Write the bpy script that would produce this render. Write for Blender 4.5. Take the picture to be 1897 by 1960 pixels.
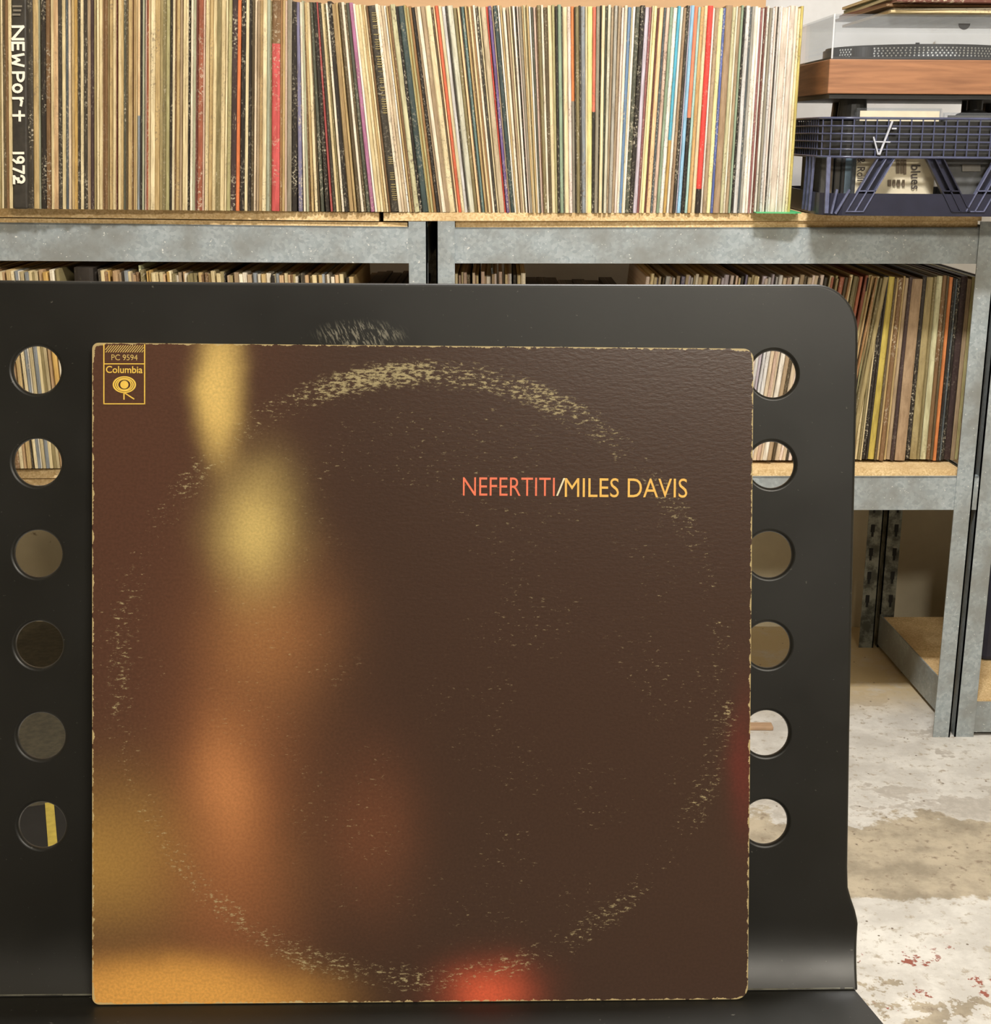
import bpy, math, random
from mathutils import Vector, Matrix

random.seed(7)
scene = bpy.context.scene
C = scene.collection
for o in list(bpy.data.objects):
    bpy.data.objects.remove(o)

# ------------------------------------------------------------------ camera
W, H = 1897.0, 1960.0
FPX = 2726.0
PITCH, ROLL = math.radians(14.9), math.radians(0.4)
CAM = Vector((0, 0, 1.04))
FWD = Vector((0, math.cos(PITCH), -math.sin(PITCH)))
_up0 = Vector((0, math.sin(PITCH), math.cos(PITCH)))
_r0 = Vector((1, 0, 0))
UP = _up0 * math.cos(ROLL) - _r0 * math.sin(ROLL)
RIGHT = _r0 * math.cos(ROLL) + _up0 * math.sin(ROLL)
cam_d = bpy.data.cameras.new('camera')
cam_d.sensor_fit = 'HORIZONTAL'
cam_d.sensor_width = 36.0
cam_d.lens = 36.0 * FPX / W
cam_d.clip_start = 0.02
cam_o = bpy.data.objects.new('camera', cam_d)
C.objects.link(cam_o)
m = Matrix((RIGHT, UP, -FWD)).transposed().to_4x4()
m.translation = CAM
cam_o.matrix_world = m
scene.camera = cam_o

# ------------------------------------------------------------------ world, lights, exposure
world = bpy.data.worlds.new('world')
scene.world = world
world.use_nodes = True
world.node_tree.nodes['Background'].inputs[0].default_value = (0.9, 0.95, 1.0, 1)
world.node_tree.nodes['Background'].inputs[1].default_value = 0.05


def area_light(name, loc, target, size, power, col):
    d = bpy.data.lights.new(name, 'AREA')
    d.shape = 'RECTANGLE'
    d.size, d.size_y = size
    d.energy = power
    d.color = col
    o = bpy.data.objects.new(name, d)
    C.objects.link(o)
    o.location = loc
    o.rotation_euler = (Vector(target) - Vector(loc)).to_track_quat('-Z', 'Y').to_euler()
    return o


area_light('ceiling_light_front', (0.34, 1.15, 2.45), (0.34, 1.45, 0), (0.30, 0.12), 48, (1.0, 0.98, 0.96))
area_light('ceiling_light_rear', (1.0, -1.5, 2.42), (0.3, 1.2, 0.8), (1.2, 0.25), 58, (1.0, 0.93, 0.81))
area_light('ceiling_light_left', (-1.5, 0.9, 2.42), (-0.9, 2.0, 0.5), (0.3, 0.12), 8, (1.0, 0.84, 0.60))
scene.view_settings.view_transform = 'Standard'
scene.view_settings.look = 'None'
scene.view_settings.gamma = 1.0
scene.view_settings.use_curve_mapping = False
scene.view_settings.exposure = 0.32


# ------------------------------------------------------------------ geometry helpers
def ray(x, y):
    return FWD * FPX + RIGHT * (x - W / 2) - UP * (y - H / 2)


def at(x, y, Y):
    d = ray(x, y)
    return CAM + d * (Y / d.y)


def on_plane(x, y, p0, n):
    d = ray(x, y)
    return CAM + d * ((p0 - CAM).dot(n) / d.dot(n))


def at_z(x, y, z):
    return on_plane(x, y, Vector((0, 0, z)), Vector((0, 0, 1)))


def lin(c):
    if isinstance(c, str):
        c = PAL[c]
    out = []
    for v in c[:3]:
        v /= 255.0
        out.append(v / 12.92 if v <= 0.04045 else ((v + 0.055) / 1.055) ** 2.4)
    return (out[0], out[1], out[2], 1.0)


OFF = {}


class MB:
    def __init__(self):
        self.v, self.f = [], []

    def hexa(self, p):   # 0-3 bottom ring, 4-7 top ring
        n = len(self.v)
        self.v += [Vector(q) for q in p]
        self.f += [(n + 3, n + 2, n + 1, n), (n + 4, n + 5, n + 6, n + 7)]
        for i in range(4):
            j = (i + 1) % 4
            self.f.append((n + i, n + j, n + 4 + j, n + 4 + i))
        return self

    def box(self, a, b):
        x0, y0, z0 = a
        x1, y1, z1 = b
        return self.hexa([(x0, y0, z0), (x1, y0, z0), (x1, y1, z0), (x0, y1, z0),
                          (x0, y0, z1), (x1, y0, z1), (x1, y1, z1), (x0, y1, z1)])

    def slab(self, tl, tr, br, bl, dv):   # front quad + depth vector
        dv = Vector(dv)
        q = [Vector(bl), Vector(br), Vector(br) + dv, Vector(bl) + dv,
             Vector(tl), Vector(tr), Vector(tr) + dv, Vector(tl) + dv]
        return self.hexa(q)

    def bar(self, a, b, w, d=None, side=None):
        a, b = Vector(a), Vector(b)
        d = d or w
        t = (b - a).normalized()
        s = Vector(side) if side else Vector((0, 1, 0))
        if abs(t.dot(s)) > 0.98:
            s = Vector((1, 0, 0))
        u = t.cross(s).normalized() * w / 2
        s = u.cross(t).normalized() * d / 2
        return self.hexa([a - u - s, a + u - s, a + u + s, a - u + s, b - u - s, b + u - s, b + u + s, b - u + s])

    def tube(self, path, r, n=10, cap=True):
        path = [Vector(p) for p in path]
        rings = []
        for i, p in enumerate(path):
            t = (path[min(i + 1, len(path) - 1)] - path[max(i - 1, 0)]).normalized()
            s = Vector((0, 0, 1)) if abs(t.z) < 0.9 else Vector((1, 0, 0))
            u = t.cross(s).normalized()
            v = u.cross(t).normalized()
            rr = r[i] if isinstance(r, (list, tuple)) else r
            k = len(self.v)
            for j in range(n):
                a = 2 * math.pi * j / n
                self.v.append(p + u * rr * math.cos(a) + v * rr * math.sin(a))
            rings.append(k)
        for a, b in zip(rings, rings[1:]):
            for j in range(n):
                self.f.append((a + j, a + (j + 1) % n, b + (j + 1) % n, b + j))
        if cap:
            self.f.append(tuple(rings[0] + j for j in reversed(range(n))))
            self.f.append(tuple(rings[-1] + j for j in range(n)))
        return self

    def cyl(self, c, r, z0, z1, n=32, r2=None):
        c = Vector(c)
        return self.tube([(c.x, c.y, z0), (c.x, c.y, z1)], [r, r2 or r], n)

    def prism(self, pts, dv):
        dv = Vector(dv)
        n = len(self.v)
        k = len(pts)
        self.v += [Vector(p) for p in pts] + [Vector(p) + dv for p in pts]
        self.f.append(tuple(range(n, n + k)))
        self.f.append(tuple(n + k + i for i in reversed(range(k))))
        for i in range(k):
            j = (i + 1) % k
            self.f.append((n + j, n + i, n + k + i, n + k + j))
        return self

    def build(self, name, mat, parent=None, smooth=False, bevel=0):
        off = OFF.get(parent.name, Vector((0, 0, 0))) if parent else Vector((0, 0, 0))
        me = bpy.data.meshes.new(name)
        if parent is None:
            lo = [min(v[i] for v in self.v) for i in range(3)]
            hi = [max(v[i] for v in self.v) for i in range(3)]
            off = Vector(((lo[0] + hi[0]) / 2, (lo[1] + hi[1]) / 2, lo[2]))
        me.from_pydata([tuple(v - off) for v in self.v], [], self.f)
        me.validate()
        import bmesh
        bm = bmesh.new()
        bm.from_mesh(me)
        bmesh.ops.recalc_face_normals(bm, faces=bm.faces)
        bm.to_mesh(me)
        bm.free()
        if smooth:
            for p in me.polygons:
                p.use_smooth = True
        me.materials.append(mat)
        o = bpy.data.objects.new(name, me)
        C.objects.link(o)
        if parent is None:
            o.location = off
        else:
            o.parent = parent
        OFF[o.name] = off
        if bevel:
            md = o.modifiers.new('bevel', 'BEVEL')
            md.width = bevel
            md.segments = 2
            md.limit_method = 'ANGLE'
        return o


def tag(o, label=None, cat=None, group=None, kind=None):
    if label:
        o['label'] = label
    if cat:
        o['category'] = cat
    if group:
        o['group'] = group
    if kind:
        o['kind'] = kind
    return o


def thing(name, loc, label, cat, group=None):
    o = bpy.data.objects.new(name, None)
    o.empty_display_size = 0.05
    C.objects.link(o)
    o.location = loc
    OFF[o.name] = Vector(loc)
    return tag(o, label, cat, group)


# ------------------------------------------------------------------ material helpers
class NT:
    def __init__(self, name):
        self.mat = bpy.data.materials.new(name)
        self.mat.use_nodes = True
        self.t = self.mat.node_tree
        self.bsdf = self.t.nodes['Principled BSDF']

    def n(self, typ, **kw):
        nd = self.t.nodes.new(typ)
        for k, v in kw.items():
            setattr(nd, k, v)
        return nd

    def put(self, sock, val):
        if isinstance(val, bpy.types.NodeSocket):
            self.t.links.new(val, sock)
        elif isinstance(val, (tuple, list)) and sock.type == 'RGBA' and len(val) == 3:
            sock.default_value = (*val, 1)
        else:
            sock.default_value = val

    def math(self, op, a, b=0.0, c=None, clamp=False):
        nd = self.n('ShaderNodeMath', operation=op, use_clamp=clamp)
        self.put(nd.inputs[0], a)
        self.put(nd.inputs[1], b)
        if c is not None:
            self.put(nd.inputs[2], c)
        return nd.outputs[0]

    def vmath(self, op, a, b=(0, 0, 0)):
        nd = self.n('ShaderNodeVectorMath', operation=op)
        self.put(nd.inputs[0], a)
        self.put(nd.inputs[1], b)
        return nd.outputs['Value'] if op in ('LENGTH', 'DOT_PRODUCT', 'DISTANCE') else nd.outputs[0]

    def mix(self, f, a, b, blend='MIX'):
        nd = self.n('ShaderNodeMix', data_type='RGBA', blend_type=blend)
        self.put(nd.inputs['Factor'], f)
        self.put(nd.inputs['A'], a) if False else self.put(nd.inputs[6], a)
        self.put(nd.inputs[7], b)
        return nd.outputs[2]

    def step(self, v, lo, hi, a=0.0, b=1.0):
        nd = self.n('ShaderNodeMapRange', interpolation_type='SMOOTHSTEP')
        self.put(nd.inputs[0], v)
        nd.inputs[1].default_value, nd.inputs[2].default_value = lo, hi
        nd.inputs[3].default_value, nd.inputs[4].default_value = a, b
        return nd.outputs[0]

    def coord(self, which='Object'):
        return self.n('ShaderNodeTexCoord').outputs[which]

    def sep(self, v):
        nd = self.n('ShaderNodeSeparateXYZ')
        self.put(nd.inputs[0], v)
        return nd.outputs

    def comb(self, x, y, z):
        nd = self.n('ShaderNodeCombineXYZ')
        for i, v in enumerate((x, y, z)):
            self.put(nd.inputs[i], v)
        return nd.outputs[0]

    def noise(self, vec, scale, detail=2.0, rough=0.5, dist=0.0):
        nd = self.n('ShaderNodeTexNoise')
        self.put(nd.inputs['Vector'], vec)
        nd.inputs['Scale'].default_value = scale
        nd.inputs['Detail'].default_value = detail
        nd.inputs['Roughness'].default_value = rough
        nd.inputs['Distortion'].default_value = dist
        return nd.outputs['Fac']

    def voro(self, vec, scale, feature='F1'):
        nd = self.n('ShaderNodeTexVoronoi', feature=feature)
        self.put(nd.inputs['Vector'], vec)
        nd.inputs['Scale'].default_value = scale
        return nd

    def bump(self, h, strength=0.3, dist=0.001):
        nd = self.n('ShaderNodeBump')
        self.put(nd.inputs['Height'], h)
        nd.inputs['Strength'].default_value = strength
        nd.inputs['Distance'].default_value = dist
        self.t.links.new(nd.outputs[0], self.bsdf.inputs['Normal'])

    def out(self, col=None, rough=0.5, metal=0.0, spec=0.5):
        if col is not None:
            self.put(self.bsdf.inputs['Base Color'], col)
        self.put(self.bsdf.inputs['Roughness'], rough)
        self.put(self.bsdf.inputs['Metallic'], metal)
        self.put(self.bsdf.inputs['Specular IOR Level'], spec)
        return self.mat


def simple(name, rgb, rough=0.5, metal=0.0, var=0.15, scale=40, spec=0.5, stretch=(1, 1, 1)):
    t = NT(name)
    v = t.vmath('MULTIPLY', t.coord(), stretch)
    f = t.noise(v, scale, 4, 0.6)
    c = lin(rgb)
    a = tuple(x * (1 - var) for x in c[:3])
    b = tuple(min(1, x * (1 + var)) for x in c[:3])
    return t.out(t.mix(t.step(f, 0.3, 0.7), (*a, 1), (*b, 1)), rough, metal, spec)


PAL = {
    'k': (48, 42, 36), 'k2': (66, 60, 50), 'dp': (70, 54, 52), 'd': (96, 82, 58), 'dg': (86, 88, 74),
    'br': (128, 98, 66), 'b2': (158, 120, 78), 'rb': (156, 92, 68), 'mr': (112, 66, 56),
    'o': (164, 148, 104), 'ol': (136, 124, 86), 'os': (178, 170, 122), 't': (194, 168, 118), 't2': (178, 150, 104),
    'tp': (172, 150, 120), 'tq': (200, 182, 150), 'pt': (206, 172, 130), 'gd': (196, 160, 92),
    'c': (222, 204, 158), 'c2': (232, 216, 174), 'cp': (228, 208, 178), 'w': (240, 230, 206), 'w2': (246, 240, 226),
    'pw': (236, 218, 206), 'pk': (216, 188, 168), 'pe': (240, 206, 160), 's': (176, 178, 150), 'sg': (164, 168, 146),
    'gs': (148, 168, 142), 'gy': (150, 142, 124), 'g2': (176, 172, 160), 'g3': (212, 210, 206), 'bg': (146, 152, 156),
    'lb': (126, 122, 150), 'tg': (104, 130, 126), 'ts': (66, 80, 78), 'sl': (84, 92, 96),
    'or': (226, 128, 78), 'o2': (222, 138, 80), 'rr': (212, 106, 74), 're': (216, 84, 70), 'rd': (232, 74, 66),
    'pr': (204, 90, 88), 'rs': (168, 80, 76), 'pu': (176, 116, 150), 'vi': (112, 90, 140), 'co': (232, 122, 98),
    'py': (232, 226, 156), 'ye': (244, 238, 176), 'yo': (192, 172, 84), 'yk': (206, 190, 112), 'cy': (92, 180, 208),
    'lu': (152, 198, 228), 'sa': (240, 142, 106), 'aq': (176, 210, 202), 'to': (208, 168, 112), 'bl': (92, 108, 172),
    'bm': (112, 142, 176), 'la': (206, 196, 208), 'ro': (156, 100, 98), 'lt': (224, 210, 194), 'cr': (216, 206, 168),
    'ch': (208, 206, 184), 'bt': (168, 142, 112), 'oy': (204, 200, 160),
}
CNAME = {
    'k': 'black', 'k2': 'black', 'dp': 'plum black', 'd': 'dark olive', 'dg': 'dark grey-green', 'br': 'brown', 'b2': 'light brown',
    'rb': 'red-brown', 'mr': 'dark maroon', 'o': 'olive tan', 'ol': 'dull olive', 'os': 'light olive', 't': 'tan', 't2': 'tan',
    'tp': 'taupe', 'tq': 'pinkish tan', 'pt': 'peach tan', 'gd': 'golden tan', 'c': 'cream', 'c2': 'pale cream', 'cp': 'pinkish cream',
    'w': 'off-white', 'w2': 'white', 'pw': 'pinkish white', 'pk': 'dusty pink', 'pe': 'peach', 's': 'sage', 'sg': 'sage grey',
    'gs': 'sage green', 'gy': 'grey', 'g2': 'light grey', 'g3': 'pale grey', 'bg': 'blue-grey', 'lb': 'lavender blue', 'tg': 'teal grey',
    'ts': 'dark slate teal', 'sl': 'slate', 'or': 'bright orange', 'o2': 'orange', 'rr': 'orange-red', 're': 'red', 'rd': 'vivid red',
    'pr': 'pinkish red', 'rs': 'rose red', 'pu': 'purple', 'vi': 'violet', 'co': 'coral', 'py': 'pale yellow', 'ye': 'lemon yellow',
    'yo': 'mustard yellow', 'yk': 'yellow and black', 'cy': 'cyan blue', 'lu': 'light blue', 'sa': 'salmon orange', 'aq': 'pale aqua',
    'to': 'tan orange', 'bl': 'blue', 'bm': 'mottled blue', 'la': 'pale lavender', 'ro': 'rosy brown', 'lt': 'light taupe',
    'cr': 'greenish cream', 'ch': 'pale grey-green', 'bt': 'brown tan', 'oy': 'yellowish cream',
}


def sleeve_material(name, from_attr):
    t = NT(name)
    info = t.n('ShaderNodeObjectInfo')
    p = t.coord('Object')
    if from_attr:
        a = t.n('ShaderNodeAttribute', attribute_name='Col')
        col = a.outputs['Color']
        s = t.sep(p)
        sx = t.math('MULTIPLY', s[0], 300.0)
        sz = t.math('MULTIPLY', s[2], 3.2)
        rnd = t.math('MULTIPLY', s[0], 37.0)
        wear = 0.5
    else:
        col = info.outputs['Color']
        a2 = t.n('ShaderNodeAttribute', attribute_name='c2', attribute_type='OBJECT')
        sp = t.n('ShaderNodeAttribute', attribute_name='split', attribute_type='OBJECT')
        wr = t.n('ShaderNodeAttribute', attribute_name='wear', attribute_type='OBJECT')
        s = t.sep(p)
        low = t.math('LESS_THAN', s[2], sp.outputs['Fac'])
        col = t.mix(low, col, a2.outputs['Color'])
        sx = t.math('MULTIPLY', s[0], 1.0)
        sz = t.math('MULTIPLY', s[2], 1.0)
        rnd = t.math('MULTIPLY', info.outputs['Random'], 91.0)
        wear = wr.outputs['Fac']
    # long streaks and stains down the spine
    v1 = t.comb(t.math('MULTIPLY', sx, 1.6), rnd, t.math('MULTIPLY', sz, 7.0))
    n1 = t.noise(v1, 1.0, 4, 0.65)
    col = t.mix(t.step(n1, 0.30, 0.72), t.mix(0.58, col, (0.34, 0.28, 0.20, 1), 'MULTIPLY'), col)
    # tiny print and rubbed flecks
    lum = t.n('ShaderNodeRGBToBW')
    t.put(lum.inputs[0], col)
    light = t.math('GREATER_THAN', lum.outputs[0], 0.18)
    fc = t.mix(light, (0.62, 0.55, 0.40, 1), (0.16, 0.12, 0.08, 1))
    v2 = t.comb(t.math('MULTIPLY', sx, 2.2), rnd, t.math('MULTIPLY', sz, 85.0))
    n2 = t.noise(v2, 1.0, 3, 0.7)
    band = t.noise(t.comb(0.0, t.math('ADD', rnd, 9.0), t.math('MULTIPLY', sz, 4.0)), 1.0, 1)
    fl = t.math('MULTIPLY', t.step(n2, 0.52, 0.66), t.step(band, 0.42, 0.62))
    col = t.mix(t.math('MULTIPLY', fl, t.math('MULTIPLY', wear, 0.85)), col, fc)
    # scuffed bottom and edges of board
    v3 = t.comb(t.math('MULTIPLY', sx, 4.0), rnd, t.math('MULTIPLY', sz, 30.0))
    n3 = t.noise(v3, 1.0, 3, 0.7)
    col = t.mix(t.math('MULTIPLY', t.step(n3, 0.60, 0.72), t.math('MULTIPLY', wear, 0.55)), col, (0.58, 0.47, 0.30, 1))
    t.bump(n1, 0.15, 0.001)
    return t.out(col, 0.55, 0, 0.35)


M = {}
M['sleeve'] = sleeve_material('record_sleeve_board', False)
M['sleeve_row'] = sleeve_material('record_sleeve_board_row', True)


def mat_galv():
    t = NT('galvanised_steel')
    p = t.coord()
    v = t.voro(p, 210)
    n = t.noise(p, 9, 4, 0.6)
    a = t.mix(t.sep(v.outputs['Color'])[0], lin((144, 154, 157)), lin((170, 178, 181)))
    a = t.mix(t.step(n, 0.35, 0.7), a, lin((132, 134, 130)), 'MIX')
    n2 = t.noise(p, 260, 2)
    a = t.mix(t.step(n2, 0.69, 0.75), a, lin((220, 220, 214)))
    return t.out(a, 0.45, 0.25, 0.5)


def mat_galv_dark():
    t = NT('dark_galvanised_steel')  # darker mottled tone for rear and side parts
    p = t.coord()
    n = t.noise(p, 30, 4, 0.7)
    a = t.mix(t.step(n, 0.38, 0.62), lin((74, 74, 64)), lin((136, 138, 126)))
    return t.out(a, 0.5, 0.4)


def mat_particle():
    t = NT('particle_board')
    p = t.coord()
    v = t.voro(t.vmath('MULTIPLY', p, (1, 1, 1)), 420)
    a = t.mix(t.sep(v.outputs['Color'])[0], lin((196, 164, 112)), lin((232, 206, 158)))
    n = t.noise(p, 14, 4)
    a = t.mix(t.step(n, 0.35, 0.7), a, t.mix(0.4, a, lin((168, 132, 84))))
    t.bump(v.outputs['Distance'], 0.2, 0.001)
    return t.out(a, 0.8)


def mat_concrete_wall():
    t = NT('painted_concrete_wall')
    p = t.coord()
    n = t.noise(p, 3.0, 6, 0.65)
    a = t.mix(t.step(n, 0.3, 0.7), lin((204, 204, 202)), lin((226, 227, 228)))
    zz = t.math('ADD', t.sep(p)[2], t.math('MULTIPLY', n, 0.25))
    a = t.mix(t.step(zz, 0.72, 0.66), a, t.mix(t.step(n, 0.3, 0.7), lin((186, 174, 146)), lin((206, 196, 170))))
    n2 = t.noise(p, 22, 4, 0.7)
    a = t.mix(t.step(n2, 0.66, 0.76), a, lin((128, 112, 86)))
    t.bump(n, 0.3, 0.01)
    return t.out(a, 0.8)


def mat_floor():
    t = NT('worn_painted_concrete_floor')
    p = t.coord()
    s = t.sep(p)
    big = t.noise(p, 2.6, 6, 0.62)
    mid = t.noise(p, 11, 6, 0.68)
    fine = t.noise(p, 60, 5, 0.7)
    paint = t.mix(t.step(mid, 0.35, 0.68), lin((184, 180, 172)), lin((212, 209, 201)))
    paint = t.mix(t.step(fine, 0.54, 0.66), paint, lin((166, 157, 142)))
    tan = t.mix(t.step(mid, 0.35, 0.65), lin((142, 132, 114)), lin((180, 168, 146)))
    tan = t.mix(t.step(fine, 0.55, 0.68), tan, lin((134, 120, 102)))
    grey = t.mix(t.step(fine, 0.4, 0.7), lin((170, 164, 154)), lin((186, 180, 170)))
    # worn band where the paint has gone, parallel to the shelves
    yy = t.math('ADD', s[1], t.math('MULTIPLY', t.math('SUBTRACT', t.noise(p, 5, 6, 0.65), 0.5), 0.42))
    band = t.math('MULTIPLY', t.step(yy, 1.80, 1.815), t.step(yy, 2.06, 2.045))
    col = t.mix(band, paint, tan)
    w = t.math('ADD', big, t.math('MULTIPLY', mid, 0.25))
    patch = t.math('MULTIPLY', t.step(w, 0.655, 0.67), t.step(yy, 2.05, 2.07))
    col = t.mix(patch, col, grey)
    near = t.math('MULTIPLY', t.step(t.noise(p, 7, 6, 0.7), 0.56, 0.575), t.step(yy, 1.70, 1.66))
    col = t.mix(near, col, tan)
    red = t.math('MULTIPLY', t.step(t.noise(p, 16, 5, 0.7), 0.60, 0.62), t.step(yy, 1.72, 1.62))
    col = t.mix(red, col, lin((142, 84, 70)))
    back = t.step(s[1], 2.42, 2.62)
    col = t.mix(t.math('MULTIPLY', back, t.step(mid, 0.2, 0.5)), col, lin((184, 164, 126)))
    speck = t.voro(p, 38)
    col = t.mix(t.step(speck.outputs['Distance'], 0.085, 0.05), col, lin((110, 98, 84)))
    t.bump(t.math('ADD', mid, t.math('MULTIPLY', fine, 0.5)), 0.25, 0.004)
    return t.out(col, 0.62, 0, 0.35)


def mat_black_metal():
    t = NT('black_enamelled_steel')
    p = t.coord()
    n = t.noise(p, 6, 5, 0.6)
    base = t.mix(t.step(n, 0.3, 0.75), (0.009, 0.0085, 0.0068, 1), (0.016, 0.0155, 0.0125, 1))
    f = t.noise(p, 420, 3, 0.6)
    base = t.mix(t.step(f, 0.70, 0.76), base, (0.10, 0.095, 0.08, 1))
    # cluster of scratches above the leaning sleeve, in the panel's own coordinates
    s = t.sep(p)
    d = t.vmath('LENGTH', t.vmath('MULTIPLY', t.vmath('SUBTRACT', p, SCR), (1 / 0.020, 1 / 0.0065, 0)))
    sv = t.comb(t.math('ADD', t.math('MULTIPLY', s[0], 900.0), t.math('MULTIPLY', s[1], 420.0)), t.math('MULTIPLY', s[1], 190.0), 0.0)
    sc = t.noise(sv, 1.0, 3, 0.7)
    base = t.mix(t.math('MULTIPLY', t.step(sc, 0.50, 0.60), t.step(d, 1.3, 0.5)), base, (0.20, 0.19, 0.15, 1))
    sc2 = t.noise(t.comb(t.math('MULTIPLY', s[0], 40.0), t.math('MULTIPLY', s[1], 700.0), 3.0), 1.0, 4, 0.8)
    base = t.mix(t.step(sc2, 0.74, 0.80), base, (0.06, 0.058, 0.05, 1))
    rough = t.step(t.noise(p, 14, 4), 0.3, 0.7, 0.36, 0.46)
    t.bump(t.noise(p, 500, 2), 0.03, 0.0004)
    return t.out(base, rough, 0, 0.40)


def mat_wood():
    t = NT('walnut_veneer')
    p = t.coord()
    v = t.vmath('MULTIPLY', p, (5, 5, 90))
    n = t.noise(v, 1.0, 5, 0.6, 0.6)
    a = t.mix(t.step(n, 0.3, 0.7), lin((124, 82, 54)), lin((162, 112, 76)))
    return t.out(a, 0.45)


def mat_clear(name, rgb=(0.96, 0.97, 0.98), rough=0.02, alpha=0.14):
    t = NT(name)
    t.mat.node_tree.nodes.remove(t.bsdf)
    tr = t.n('ShaderNodeBsdfTransparent')
    tr.inputs[0].default_value = (*rgb, 1)
    gl = t.n('ShaderNodeBsdfGlossy')
    gl.inputs['Roughness'].default_value = rough
    lw = t.n('ShaderNodeLayerWeight')
    lw.inputs['Blend'].default_value = 0.5
    fac = t.math('ADD', t.math('MULTIPLY', t.math('POWER', lw.outputs['Facing'], 4.0), 0.35), 0.025)
    df = t.n('ShaderNodeBsdfDiffuse')
    df.inputs[0].default_value = (*rgb, 1)
    m1 = t.n('ShaderNodeMixShader')
    m1.inputs[0].default_value = alpha
    t.t.links.new(tr.outputs[0], m1.inputs[1])
    t.t.links.new(df.outputs[0], m1.inputs[2])
    m2 = t.n('ShaderNodeMixShader')
    t.t.links.new(fac, m2.inputs[0])
    t.t.links.new(m1.outputs[0], m2.inputs[1])
    t.t.links.new(gl.outputs[0], m2.inputs[2])
    t.t.links.new(m2.outputs[0], t.t.nodes['Material Output'].inputs[0])
    return t.mat


SIDE = 0.315


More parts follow.
